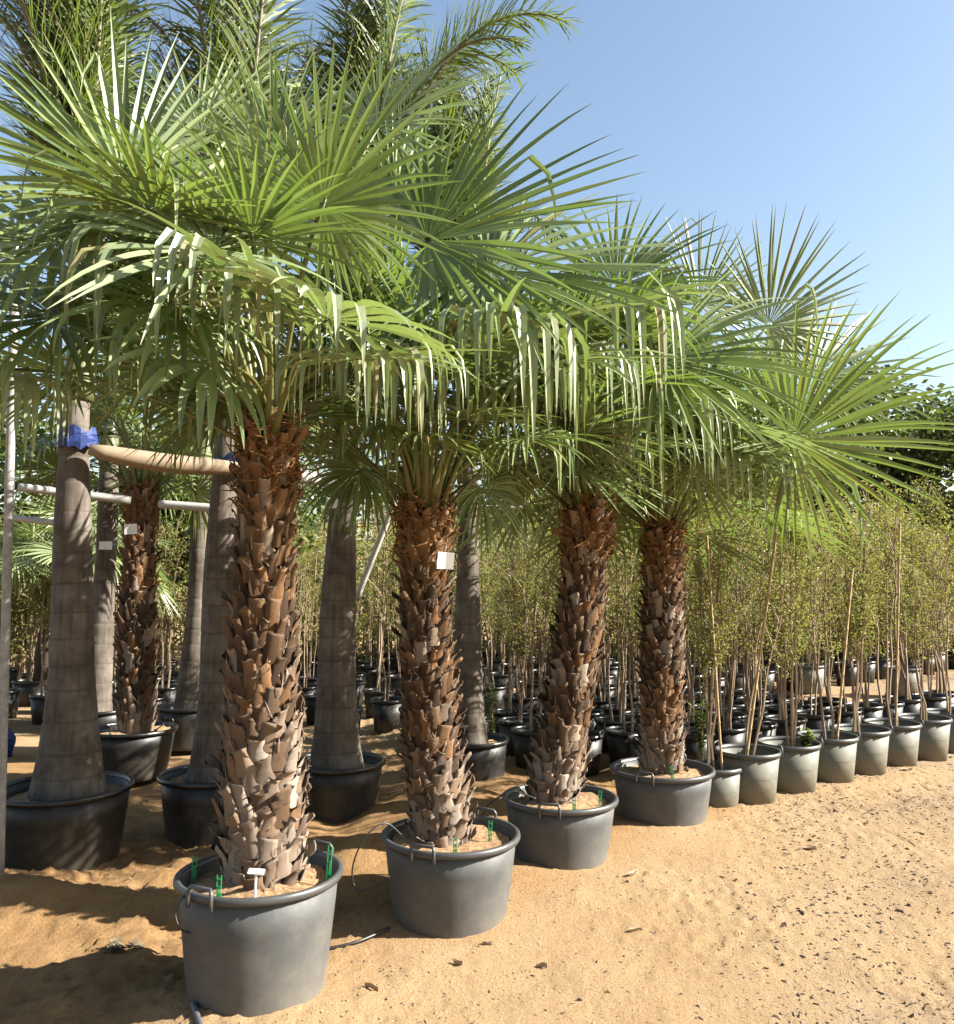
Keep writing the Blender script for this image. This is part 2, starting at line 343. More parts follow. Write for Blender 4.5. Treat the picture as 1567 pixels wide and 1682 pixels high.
# ------------------------------------------------------------------ fan palms
G = Vector((0, 0, -1))
def fan_blade(rng, hub, axis, normal, rad, nseg=42, spread=150, droop=.5, fold=.12, cup=.15, split=.4, width=1.0, foldr=(.42, .75)):
    axis = Vector(axis).normalized(); n = Vector(normal); n = (n - axis * n.dot(axis)).normalized(); side = n.cross(axis)
    mb = MB(); ts = [.03, .2, .32, .4, .47, .54, .62, .74, .87, 1.0]; dphi = 2 * R(spread) / nseg
    foldzone = rng.uniform(-spread, spread)
    for i in range(nseg):
        ph = -R(spread) + dphi * (i + .5)
        d = axis * math.cos(ph) + side * math.sin(ph)
        d = (d + n * (cup * (abs(math.sin(ph)) * .6 - .1)) + n * rng.uniform(-.09, .09) + side * rng.uniform(-.03, .03)).normalized()
        L = rad * (.70 + .30 * math.cos(ph * .55)) * rng.uniform(.93, 1.05)
        dr = droop * rng.uniform(.3, 1.7) * (1.0 + .3 * abs(ph))
        f = None
        if rng.random() < fold * (3.0 if abs(math.degrees(ph) - foldzone) < 25 else .6): f = rng.uniform(*foldr)
        tw = rng.uniform(-.35, .35)
        p = Vector(hub); prev = 0; dd = d.copy(); vs_, tv = [], []; nn = n.copy(); folded = False
        for k, t in enumerate(ts):
            step = (t - prev) * L; prev = t
            p = p + dd * step
            if t > .25: dd = (dd + G * (dr * (t - .2) * .42)).normalized()
            if f and not folded and t >= f:
                dd = (dd * .5 + G * .75 + d * rng.uniform(-.1, .15)).normalized(); folded = True
            elif folded: dd = (dd * .35 + G * .85).normalized()
            if t <= split: w = math.tan(dphi / 2) * t * L * 1.02
            else:
                wb = math.tan(dphi / 2) * split * L * 1.02
                q = (t - split) / (1 - split); w = wb * width * (1 - .22 * min(1, q * 4)) * (1 - q ** 1.7) + .0008
            nn = (nn - dd * nn.dot(dd)); nn = nn.normalized() if nn.length > 1e-4 else side.copy()
            s = dd.cross(nn).normalized()
            if t > split:
                a = tw * (t - split); s2 = s * math.cos(a) + nn * math.sin(a); s = s2
                up = s.cross(dd).normalized()
            else: up = nn
            hgt = w * (.28 if t < split else .55)
            vs_ += [p - s * w + up * hgt * .5, p - up * hgt * .5, p + s * w + up * hgt * .5]; tv += [t, t * .98, t]
        fs_ = []
        for k in range(len(ts) - 1):
            a = k * 3; fs_ += [(a, a + 1, a + 4, a + 3), (a + 1, a + 2, a + 5, a + 4)]
        mb.add(vs_, fs_, tt=(tv if rng.random() > .025 else [.96 + .04 * q for q in tv]), seg=rng.random())
    return mb
def add_frond(rng, root, top, hub, axis, normal, rad, silver=None, **kw):
    org = root.location; top = Vector(top) - org; hub = Vector(hub) - org
    mb = fan_blade(rng, hub, axis, normal, rad, **kw)
    fr = mb.build("frond", M['frond'], root); pl_ = silver if silver is not None else (.9 if kw.get('fold', 0) > .7 else rng.random() ** 2.5 * .7); fr.color = (pl_, pl_, pl_, 1)
    out = Vector((hub.x - top.x, hub.y - top.y, 0)); dist = (hub - top).length
    st = top + (out.normalized() if out.length > .01 else Vector((1, 0, 0))) * .07 + Vector((0, 0, rng.uniform(-.12, .06)))
    ctl = (top + hub) * .5 + Vector((0, 0, .22 * dist)) + out * .05
    ctl = ctl * .6 + (hub - Vector(axis).normalized() * dist * .45) * .4
    pts = bez(st, ctl, hub + Vector(axis).normalized() * .03, 9)
    mb = MB(); tube(mb, pts, [.024, .017, .014, .013, .012, .0115, .011, .0105, .010, .006], 6, flat=.6)
    mb.build("petiole", M['petiole'], fr, smooth=True)
    return fr
BOOTS = []
def boot_meshes():
    rng = random.Random(5)
    for v in range(12):
        mb = MB(); rows = [0, .25, .5, .72, .88, 1.0]; cols = [-1, -.4, .4, 1]; F_, B_, tv = [], [], []
        wt, lean, curl = rng.uniform(.42, .8), rng.uniform(-.2, .2), rng.uniform(.0, .5) ** 1.5
        notch = rng.choice([0, .0, .1, .24, -.1]); skew = rng.uniform(-.1, .1); ear = rng.uniform(0, .18)
        for i, t in enumerate(rows):
            w = .5 * (1.06 if t < .3 else 1 - (1 - wt) * min(1, (t - .25) / .45)) * (1 + (ear if t > .85 else 0))
            o = .16 + .10 * t + curl * max(0, t - .6) ** 1.3 * 2.4
            for c in cols:
                z = t + (skew * c if t > .8 else 0) - (notch * (1 - abs(c)) if t > .95 else 0) + (rng.uniform(-.07, .07) if t > .85 else 0)
                e = abs(c) ** 2; cc = (-.20 if t < .5 else -.20 + .34 * (t - .5)) * e
                F_.append((c * w + lean * t * t * .6 + (rng.uniform(-.03, .03) if t > .4 else 0), o + cc + rng.uniform(-.015, .015), z))
                B_.append((c * w * .92 + lean * t * t * .6, o + cc - .045 + .015 * t, z * .985 - .005)); tv.append(t)
        n = len(F_); nc = len(cols); fs_ = []
        for i in range(len(rows) - 1):
            for j in range(nc - 1):
                a = i * nc + j; fs_.append((a, a + nc, a + nc + 1, a + 1)); fs_.append((n + a, n + a + 1, n + a + nc + 1, n + a + nc))
            a, b = i * nc, i * nc + nc - 1
            fs_.append((a, n + a, n + a + nc, a + nc)); fs_.append((b, b + nc, n + b + nc, n + b))
        k = (len(rows) - 1) * nc
        for j in range(nc - 1): fs_.append((k + j, n + k + j, n + k + j + 1, k + j + 1))
        mb.add(F_ + B_, fs_, tt=tv + tv); BOOTS.append(mb.mesh("leaf_base", M['boot'], True))
boot_meshes()
def lerp3(a, b, t): return tuple(x + (y - x) * t for x, y in zip(a, b))
def make_fan_palm(label, base, top, r0, r1, seed, nboot=250, pale=.35, bulge=1.0, group="fan palms in pots", bend=(0, 0)):
    rng = random.Random(seed); base = Vector(base); top = Vector(top)
    root = link("fan_palm", None, None, base); tag(root, label, "palm tree", group)
    H = (top - base).length; axis = (top - base)
    def spine(t):
        s = math.sin(math.pi * t); return axis * t + Vector((bend[0] * s, bend[1] * s, 0))
    def rad(t): return (r0 + (r1 - r0) * max(t, 0.0) ** .8) * (1 + .06 * bulge * math.sin(t * 5 + seed)) * (1.0 - .12 * math.exp(-((t - .03) / .06) ** 2))
    mb = MB(); ts = [i / 24 for i in range(25)]
    tube(mb, [spine(t) for t in ts], [rad(t) * .86 for t in ts], 18)
    mb.build("trunk", M['core'], root, smooth=True)
    ga = 2.399963
    for i in range(nboot):
        t = ((i + .5) / nboot); t = t * .97; t2 = t + rng.uniform(-.003, .003)
        a = i * ga + rng.uniform(-.05, .05); p = spine(t2); r = rad(t2)
        o = bpy.data.objects.new("leaf_base", rng.choice(BOOTS)); col.objects.link(o); o.parent = root
        w = r * 2 * math.pi / 9.8 * rng.uniform(.82, 1.12); l = .125 * (H / 2.0) * rng.uniform(.8, 1.4) * (1.05 - .2 * t)
        out = Vector((math.cos(a), math.sin(a), 0)); o.location = p + out * (r * .85) - Vector((0, 0, l * .35))
        flare = rng.uniform(-.03, .08) + (.16 if rng.random() < .06 else 0) + (.10 if t > .8 else 0)
        rot = Matrix.Rotation(a - math.pi / 2, 3, 'Z') @ Matrix.Rotation(-flare, 3, 'X') @ Matrix.Rotation(rng.uniform(-.09, .09), 3, 'Y')
        o.rotation_euler = rot.to_euler(); o.scale = (w, .115 * rng.uniform(.7, 1.3), l * (1.25 if t > .85 else 1))
        wf = max(0, min(1, (pale - t) / .22 + .5)) * rng.uniform(.15, 1.0)
        cB = lerp3((.03, .014, .005), (.185, .09, .032), rng.random() ** 1.3); cT = lerp3((.16, .075, .024), (.27, .135, .045), rng.random())
        c = lerp3(cB, cT, max(0, min(1, (t - .72) / .2))); c = lerp3(c, lerp3((.17, .12, .08), (.37, .32, .275), rng.random()), wf)
        if rng.random() < .14: c = lerp3(c, (.42, .35, .28), .5)
        if rng.random() < .12: c = lerp3(c, (.05, .03, .018), .6)
        o.color = (c[0], c[1], c[2], 1)
    mb = MB()                                      # matted crown fibre below the green stalks
    for i in range(260):
        t = rng.uniform(.84, 1.03); a = rng.uniform(0, 6.283); r = rad(min(t, 1)) * rng.uniform(.95, 1.12)
        p = spine(t) + Vector((math.cos(a), math.sin(a), 0)) * r
        q = p + Vector((-math.sin(a), math.cos(a), 0)) * rng.uniform(-.14, .14) + Vector((math.cos(a), math.sin(a), 0)) * rng.uniform(-.01, .05) + Vector((0, 0, rng.uniform(-.08, .12)))
        tube(mb, [p, (p + q) / 2 + Vector((math.cos(a), math.sin(a), 0)) * .015, q], [.003, .0035, .0015], 3, cap=False)
    tag(mb.build("fibre", M['fibre'], root), kind="stuff")
    mb = MB()                                      # frayed slivers and hairs of the old bases
    for i in range(520):
        t = rng.uniform(.0, .97) ** 1.25; a = rng.uniform(0, 6.283); o_ = Vector((math.cos(a), math.sin(a), 0)); tn = Vector((-o_.y, o_.x, 0)); r = rad(t) * rng.uniform(.93, 1.1)
        p = spine(t) + o_ * r; L = rng.uniform(.03, .1); q = p + Vector((0, 0, L)) * rng.uniform(.3, 1) + tn * rng.gauss(0, .022) + o_ * rng.uniform(-.005, .03); w = rng.uniform(.001, .0075)
        m_ = (p + q) / 2 + o_ * .008; mb.add([p - tn * w, p + tn * w, m_ - tn * w * .8, m_ + tn * w * .8, q + o_ * .004], [(0, 1, 3, 2), (2, 3, 4)])
    tag(mb.build("bark_shreds", M['shred'], root), kind="stuff")
    return root, spine, rng
def auto_fronds(rng, root, top, n, pet=(.5, .85), rad=(.6, .8), az0=0.0, el=(82, 0), droop=.55, lowfront=30, front=-.15, right=9):
    for i in range(n):
        q = i / max(1, n - 1); az = az0 + i * 2.399963 + rng.uniform(-.25, .25); h = Vector((math.cos(az), math.sin(az), 0))
        if h.y < front and q > .45: continue
        if h.x > right and h.y < .75: continue
        lo = el[1] + (lowfront - el[1]) * max(0.0, min(1.0, (-h.y + .1) * 1.6))          # leaves towards the open side are held higher
        e = R(el[0] + (lo - el[0]) * q ** .8 + rng.uniform(-6, 6)); pl = rng.uniform(*pet)
        hub = Vector(top) + h * (math.cos(e) * pl + .05) + Vector((0, 0, math.sin(e) * pl + .05))
        e2 = e - R(rng.uniform(15, 40) + 40 * q * rng.random()); ax = h * math.cos(e2) + Vector((0, 0, math.sin(e2)))
        sidev = Vector((-h.y, h.x, 0)); nrm = ax.cross(sidev); nrm = nrm if nrm.z > 0 or e2 > R(70) else -nrm
        nrm = nrm + sidev * rng.uniform(-.6, .6)
        add_frond(rng, root, top, hub, ax, nrm, rng.uniform(*rad), nseg=rng.randint(34, 42), spread=rng.uniform(115, 160), droop=droop * (rng.uniform(.1, .6) if rng.random() < .65 else rng.uniform(1.0, 2.6)),
                  fold=rng.choice([.02, .05, .12, .3]), cup=rng.uniform(0, .35))

POTS = [P(427, 1430, 3.72), P(740, 1366, 4.5), P(919, 1307, 5.27), P(1087, 1260, 6.08)]
DEP = [3.72, 4.5, 5.27, 6.08]
hand = [(-115, 55), (-110, 60), (-105, 70), (-120, 60)]
ORD = ["first and nearest", "second", "third", "fourth and farthest"]
ph = [.50, .44, .37, .37]
for i, p in enumerate(POTS):
    lab = ["large dusty grey tub holding the biggest, nearest fan palm", "grey tub under the second fan palm, with a white tag on its trunk",
           "grey tub under the third fan palm, right of the tagged palm", "grey tub under the last fan palm, next to the row of small pots"][i]
    make_pot("plant_tub", lab, p, (.335, .338, .338, .34)[i], ph[i] + .02, 'potgrey', 'rim', .05, hand[i], "grey tubs of the fan palms", .012, i, cat="plant pot")
base1 = POTS[0] + Vector((.01, .03, -.08)); top1 = P(442, 700, 3.74)
pal1, sp1, rg1 = make_fan_palm("biggest fan palm with shaggy trunk, nearest the camera, in a grey tub", base1, top1, .185, .112, 1, 300, .36, bend=(-.015, 0))
base2 = POTS[1] + Vector((-.04, .03, -.08)); top2 = P(697, 835, 4.5)
pal2, sp2, rg2 = make_fan_palm("fan palm with a white paper tag tied to its upper trunk", base2, top2, .165, .118, 2, 300, .2, bend=(-.03, 0))
base3 = POTS[2] + Vector((-.05, .03, -.08)); top3 = P(968, 835, 5.27)
pal3, sp3, rg3 = make_fan_palm("leaning fan palm, third in the front row, right of the tagged palm", base3, top3, .175, .118, 3, 300, .18, bend=(.03, 0))
base4 = POTS[3] + Vector((.0, .03, -.08)); top4 = P(1090, 868, 6.08)
pal4, sp4, rg4 = make_fan_palm("last fan palm of the front row, beside the small potted saplings", base4, top4, .18, .115, 4, 300, .16, bend=(.0, 0))
pot5 = P(215, 1195, 7.6)
make_pot("plant_tub", "black tub in the shade under the small fan palm behind the grey trunk", pot5, .37, .42, 'potblack', 'rimblack', .05, (-100, 60), "black tubs of the rear palms", .01, 15)
base5 = pot5 + Vector((.03, .03, -.08)); top5 = P(232, 800, 7.6)
pal5, sp5, rg5 = make_fan_palm("smaller shaggy fan palm in shade behind the thick pale trunk", base5, top5, .18, .118, 5, 240, .1)

def hero(pal, rng, top, u, v, dep, axis, normal, rad, **kw): add_frond(rng, pal, top, P(u, v, dep), axis, normal, rad, **kw)
# hand-placed leaves, hub pixel, distance, pointing direction, upper-face direction, radius
T1 = top1 + Vector((0, 0, .02))
hero(pal1, rg1, T1, 205, 310, 3.45, (-.55, -.1, .8), (.3, -1, .3), .80, spread=130, droop=.15, fold=.03)
hero(pal1, rg1, T1, 350, 408, 3.05, (-.75, -.45, -.1), (.0, -.75, .75), .74, spread=160, droop=.35, fold=.45)
hero(pal1, rg1, T1, 452, 268, 3.6, (.05, .1, 1), (.0, -1, .1), .62, spread=115, droop=.1, fold=.02)
hero(pal1, rg1, T1, 530, 338, 3.25, (.35, -.35, .6), (.2, .8, .75), .58, spread=165, droop=.25, fold=.05)
hero(pal1, rg1, T1, 538, 526, 2.9, (.3, -.65, -.05), (.45, -.55, .8), .6, spread=155, droop=.45, fold=.5, nseg=29, split=.46, foldr=(.5, .7), silver=1.0)
hero(pal1, rg1, T1, 352, 595, 3.05, (-.6, -.6, .05), (.6, -.6, .8), .46, spread=120, droop=.7, fold=.1, nseg=22, split=.5)
hero(pal1, rg1, T1, 8, 610, 3.35, (-.1, -.6, .0), (.2, -.4, .9), .56, spread=160, droop=.5, fold=1.4, nseg=28, foldr=(.25, .5))
hero(pal1, rg1, T1, 20, 430, 3.9, (-.8, .1, .1), (.1, -.8, .6), .72, spread=150, droop=.4, fold=.1)
hero(pal1, rg1, T1, 620, 210, 3.95, (.5, .2, .9), (-.4, -.8, .3), .66, spread=120, droop=.15, fold=.03)
hero(pal1, rg1, T1, 330, 220, 3.95, (-.2, .3, .95), (.1, -1, .2), .64, spread=120, droop=.12, fold=.03)
hero(pal1, rg1, T1, 90, 520, 3.35, (-.7, -.45, -.1), (.1, -.65, .75), .68, spread=150, droop=.5, fold=.3, nseg=34)
hero(pal1, rg1, T1, 95, 395, 3.3, (-.9, -.3, .1), (.0, -.75, .7), .75, spread=140, droop=.3, fold=.2, nseg=36)
hero(pal1, rg1, T1, 425, 480, 3.0, (-.1, -.75, .1), (.3, -.55, .8), .62, spread=155, droop=.4, fold=.9, nseg=30, foldr=(.35, .6))
hero(pal1, rg1, T1, 290, 500, 3.15, (-.55, -.6, -.15), (.25, -.6, .8), .62, spread=150, droop=.7, fold=.2, nseg=34)
hero(pal1, rg1, T1, 590, 590, 3.2, (.6, -.55, -.05), (.35, -.55, .8), .58, spread=145, droop=.5, fold=.9, nseg=30, foldr=(.35, .6))
hero(pal1, rg1, T1, 200, 520, 3.5, (-.85, -.2, .0), (.0, -.7, .7), .55, spread=140, droop=.4, fold=.15, nseg=36)
T2 = top2 + Vector((0, 0, .02))
hero(pal2, rg2, T2, 703, 395, 3.95, (.85, -.15, .5), (-.3, -.9, .45), 1.02, spread=140, droop=.14, fold=.06, nseg=44)
hero(pal2, rg2, T2, 806, 443, 3.95, (.95, -.2, -.05), (.05, -.75, .7), 1.0, spread=125, droop=.2, fold=.08, nseg=44)
hero(pal2, rg2, T2, 815, 560, 3.8, (.35, -.6, .1), (.25, -.5, .85), .8, spread=155, droop=.35, fold=1.5, nseg=32, foldr=(.28, .5))
hero(pal2, rg2, T2, 640, 570, 3.95, (-.3, -.7, -.05), (.1, -.45, .9), .58, spread=150, droop=.5, fold=1.2, nseg=30, foldr=(.3, .5))
hero(pal2, rg2, T2, 650, 330, 4.4, (-.1, .1, 1), (.1, -1, .1), .62, spread=125, droop=.15, fold=.05)
hero(pal2, rg2, T2, 590, 770, 4.6, (-.7, -.1, -.6), (-.3, -.7, .5), .45, spread=130, droop=.8, fold=.1)
hero(pal2, rg2, T2, 790, 800, 4.75, (.5, .2, -.6), (.3, -.7, .5), .5, spread=120, droop=.8, fold=.1)
hero(pal2, rg2, T2, 700, 610, 4.0, (-.1, -.8, .0), (.2, -.45, .9), .58, spread=150, droop=.6, fold=1.2, nseg=30, foldr=(.3, .55))
hero(pal2, rg2, T2, 890, 600, 4.2, (.75, -.45, .0), (.2, -.55, .8), .8, spread=140, droop=.5, fold=.9, nseg=34, foldr=(.35, .6))
for (u, v, d_, ax_) in ((630, 690, 4.2, (-.5, -.6, -.1)), (770, 690, 4.15, (.35, -.75, .0)), (700, 720, 4.1, (-.1, -.8, .0)), (860, 720, 4.3, (.7, -.5, -.15))):
    hero(pal2, rg2, T2, u, v, d_, ax_, (.2, -.5, .85), .5, spread=145, droop=.45, fold=.5, nseg=34, foldr=(.3, .65))
T3 = top3 + Vector((0, 0, .02))
hero(pal3, rg3, T3, 960, 530, 4.55, (.55, -.55, .1), (.2, -.5, .85), 1.0, spread=145, droop=.4, fold=1.3, nseg=34, foldr=(.28, .5))
hero(pal3, rg3, T3, 1085, 590, 4.75, (.95, -.2, .05), (0, -.8, .6), 1.0, spread=140, droop=.3, fold=.12, nseg=44)
hero(pal3, rg3, T3, 1010, 470, 5.3, (.6, .2, .75), (-.3, -.9, .3), .8, spread=125, droop=.15, fold=.05)
hero(pal3, rg3, T3, 1060, 660, 4.9, (.7, -.5, -.1), (.25, -.55, .8), .8, spread=140, droop=.5, fold=.9, foldr=(.35, .6))
for (u, v, d_, ax_) in ((915, 690, 4.95, (-.4, -.7, .0)), (985, 680, 4.85, (.2, -.8, .0)), (1040, 730, 5.0, (.6, -.6, -.1)), (890, 620, 4.9, (-.6, -.5, .1))):
    hero(pal3, rg3, T3, u, v, d_, ax_, (.2, -.5, .85), .56, spread=145, droop=.45, fold=.5, nseg=34, foldr=(.3, .65))
T4 = top4 + Vector((0, 0, .02))
hero(pal4, rg4, T4, 1262, 535, 5.95, (.8, .0, .6), (-.4, .8, .35), .84, spread=120, droop=.08, fold=.05, nseg=40)
hero(pal4, rg4, T4, 1302, 722, 5.45, (.96, -.2, -.05), (.1, .85, .6), 1.08, spread=140, droop=.18, fold=.08, nseg=46)
hero(pal4, rg4, T4, 1335, 620, 6.3, (.85, .2, .4), (-.2, -.85, .5), .95, spread=125, droop=.15, fold=.06, nseg=42)
hero(pal4, rg4, T4, 1150, 500, 6.1, (.35, .0, .95), (-.2, .9, .2), .68, spread=115, droop=.08, fold=.05)
hero(pal4, rg4, T4, 1195, 740, 5.6, (.6, -.5, -.15), (.3, -.5, .8), .72, spread=145, droop=.5, fold=.8, foldr=(.35, .6))
for (u, v, d_, ax_) in ((1075, 740, 5.7, (-.2, -.8, .0)), (1130, 720, 5.65, (.4, -.7, .0)), (1060, 660, 5.75, (-.3, -.6, .2)), (1210, 660, 5.6, (.8, -.4, .1))):
    hero(pal4, rg4, T4, u, v, d_, ax_, (.2, -.5, .85), .58, spread=145, droop=.45, fold=.45, nseg=34, foldr=(.3, .65))
auto_fronds(rg1, pal1, T1, 46, (.65, .98), (.5, .66), .4, (80, 14), .35, 24, -.15, .2)
auto_fronds(rg2, pal2, T2, 40, (.7, 1.05), (.52, .7), 1.1, (78, 18), .45, 30)
auto_fronds(rg3, pal3, T3, 40, (.7, 1.05), (.52, .7), 2.0, (74, 12), .45, 30)
auto_fronds(rg4, pal4, T4, 42, (.7, 1.05), (.52, .7), 2.9, (74, -5), .45, 20)
auto_fronds(rg5, pal5, top5, 32, (.65, 1.0), (.55, .7), .9, (80, -5), .6, 25, -.2)
pot6 = P(128, 1125, 10.2); pot6.z = .55
make_pot("plant_tub", "black tub almost hidden far behind the pale trunk at left", pot6, .34, .4, 'potblack', 'rimblack', .05, (), "black tubs of the rear palms", .01, 16)
base6 = pot6 + Vector((0, .03, -.08)); top6 = P(124, 960, 10.2)
pal6, sp6, rg6 = make_fan_palm("short fan palm far behind the pale trunk, one dark leaf showing", base6, top6, .17, .12, 6, 120, .1)
hero(pal6, rg6, top6, 72, 893, 9.9, (-.4, -.5, -.45), (-.2, -.7, .7), .42, spread=120, droop=1.1, fold=.05)
auto_fronds(rg6, pal6, top6, 22, (.6, .9), (.5, .62), .2, (80, 0), .6, 10, -2)

# ------------------------------------------------------------------ feather palms with smooth ringed trunks
def feather_frond(rng, root, base, az, el, length, droop, npin=120, pin=.5, dry=False, sweep=0.0):
    h = Vector((math.cos(az), math.sin(az), 0)); d = h * math.cos(el) + Vector((0, 0, math.sin(el)))
    base = Vector(base); pts = [base]; dirs = [d]; n = 22; p = base.copy()
    for i in range(n):
        t = i / n; d = (d + G * droop * (t ** 1.5) * .22 + Vector((0, 0, 0))).normalized(); p = p + d * (length / n); pts.append(p.copy()); dirs.append(d.copy())
    mb = MB()
    for i in range(npin):
        t = .16 + .84 * i / npin; k = t * n; a = int(k); fr = k - a; a = min(a, n - 1)
        q = pts[a].lerp(pts[a + 1], fr); dd = dirs[a]; s = dd.cross(Vector((0, 0, 1)))
        s = s.normalized() if s.length > .05 else Vector((-h.y, h.x, 0)); up = s.cross(dd).normalized()
        for sg in (-1, 1):
            ang = rng.uniform(-.7, .9); L = pin * (math.sin(math.pi * min(1, .15 + t * .8)) * .75 + .3) * rng.uniform(.8, 1.15)
            v = (s * sg * math.cos(ang) + up * math.sin(ang) + dd * rng.uniform(.7, 1.5)).normalized()
            w = rng.uniform(.006, .0105); pp = q.copy(); vs_ = []; sr = rng.random(); tv = []
            for j, tt in enumerate((0, .35, .7, 1)):
                wv = v.cross(up); wv = wv.normalized() if wv.length > .05 else s
                ww = w * (.6, 1, .75, .05)[j]; vs_ += [pp - wv * ww, pp + wv * ww]; tv += [tt * .97] * 2
                pp = pp + v * L * .33; v = (v + G * rng.uniform(.06, .34)).normalized()
            mb.add(vs_, [(0, 1, 3, 2), (2, 3, 5, 4), (4, 5, 7, 6)], tt=tv, seg=sr)
    f = mb.build("frond", M['pinnadry' if dry else 'pinna'], root)
    mb = MB(); tube(mb, pts, [.035 * (1 - .9 * i / n) + .003 for i in range(n + 1)], 5, flat=.7); mb.build("rachis", M['rachis'], f, smooth=True)
def make_royal(label, base, top, r0, r1, seed, fronds, shaft=.75, group="feather palms with ringed trunks", shaft_r=.1):
    rng = random.Random(seed); base = Vector(base); top = Vector(top); root = link("feather_palm", None, None, base)
    tag(root, label, "palm tree", group); ax = top - base; H = ax.length
    mb = MB(); pts, rr, ring = [], [], []; z = 0; nxt = .14; ks = 64
    marks = []; z = .16
    while z < H: marks.append(z); z += rng.uniform(.13, .21)
    zs = sorted(set([i * H / 40 for i in range(41)] + [m + o for m in marks for o in (-.012, 0, .012) if 0 < m + o < H]))
    mset = marks
    for z in zs:
        t = z / H; flare = .55 * math.exp(-t * 7.0)
        r = r1 + (r0 - r1) * (math.exp(-t * 9.0) * .45 + .55 * (1 - t) ** 1.3) + .006 * math.sin(t * 11 + seed); on = min((abs(z - m) for m in mset), default=1)
        g = 1.0 if on < .004 else 0.0
        pts.append(ax * t + Vector((.02 * math.sin(t * 4 + seed), 0, 0))); rr.append(r * (1 - .03 * g)); ring += [g] * 24
    tube(mb, pts, rr, 24, ring=ring); mb.build("trunk", M['royal'], root, smooth=True)
    up = ax.normalized(); mb = MB(); sp = [ax + up * (shaft * i / 8) - up * .03 for i in range(9)]
    tube(mb, sp, [r1 * (1.02, 1.12, 1.1, 1.0, .88, .75, .62, .52, .42)[i] for i in range(9)], 14); mb.build("crownshaft", M['shaft'], root, smooth=True)
    for (az, el, L, dr, dry) in fronds:
        feather_frond(rng, root, ax + up * (shaft * .8), R(az), R(el), L, dr, dry=dry)
    return root
def royal(label, potlabel, rim, depth, potr, poth, btop, r0, r1, seed, fronds, ttop=None, shaft=.75, toff=(0, 0)):
    c = P(rim[0], rim[1], depth)
    if potlabel: make_pot("plant_tub", potlabel, c, potr, poth, 'potblack', 'rimblack', .07, (), "black tubs of the rear palms", .012, seed + 40)
    top = P(btop[0], btop[1], depth)
    b = c + Vector((toff[0], toff[1], -.09)); d = (top - b); top = b + d * ((3.0 - b.z) / d.z) if top.z < 3.0 else top
    return make_royal(label, b, top, r0, r1, seed, fronds, shaft)
def bundle(seed, n, az=None, L=(2.7, 3.6), drymod=5):
    r = random.Random(seed); out = []
    for i in range(n):
        a = (i * 137.5 + r.uniform(-20, 20)) if az is None or i % 2 else az + r.uniform(-40, 40)
        out.append((a, r.uniform(82, 89) if i % 3 else r.uniform(77, 82), r.uniform(*L), r.uniform(.35, .8) if i % 3 else r.uniform(1.1, 1.7), 1 if i % drymod == drymod - 1 else 0))
    return out
royal("feather palm with thick pale ringed trunk and blue wrap, by the left pole", "big black tub of the thick pale trunk at the left edge", (105, 1290), 5.5, .40, .50, (128, 700), .235, .09, 1, bundle(1, 15, 200), toff=(0, .02))
royal("feather palm with ringed trunk half hidden behind the biggest fan palm", "black tub half hidden behind the biggest fan palm's trunk", (352, 1268), 6.0, .36, .5, (374, 760), .21, .085, 2, bundle(2, 10))
royal("feather palm with thick ringed trunk between the first and second fan palms", "black tub between the first and second fan palms", (552, 1248), 6.45, .345, .46, (566, 800), .215, .1, 3, bundle(3, 15, 10))
royal("slim feather palm trunk close behind the tagged fan palm", "black tub partly hidden behind the tagged fan palm", (776, 1212), 7.35, .30, .5, (766, 840), .165, .085, 4, bundle(4, 15, 180, (2.3, 2.8)))
royal("dark shaded feather palm trunk bearing a white label, left rear", "black tub of the dark labelled trunk, left rear", (160, 1162), 8.6, .33, .42, (176, 800), .175, .09, 5, bundle(5, 6))
royal("thin dark feather palm trunk between the small fan palm and the biggest one", "black tub with rim handles behind the small shaded fan palm", (312, 1158), 8.9, .33, .42, (331, 790), .165, .085, 6, bundle(6, 6))

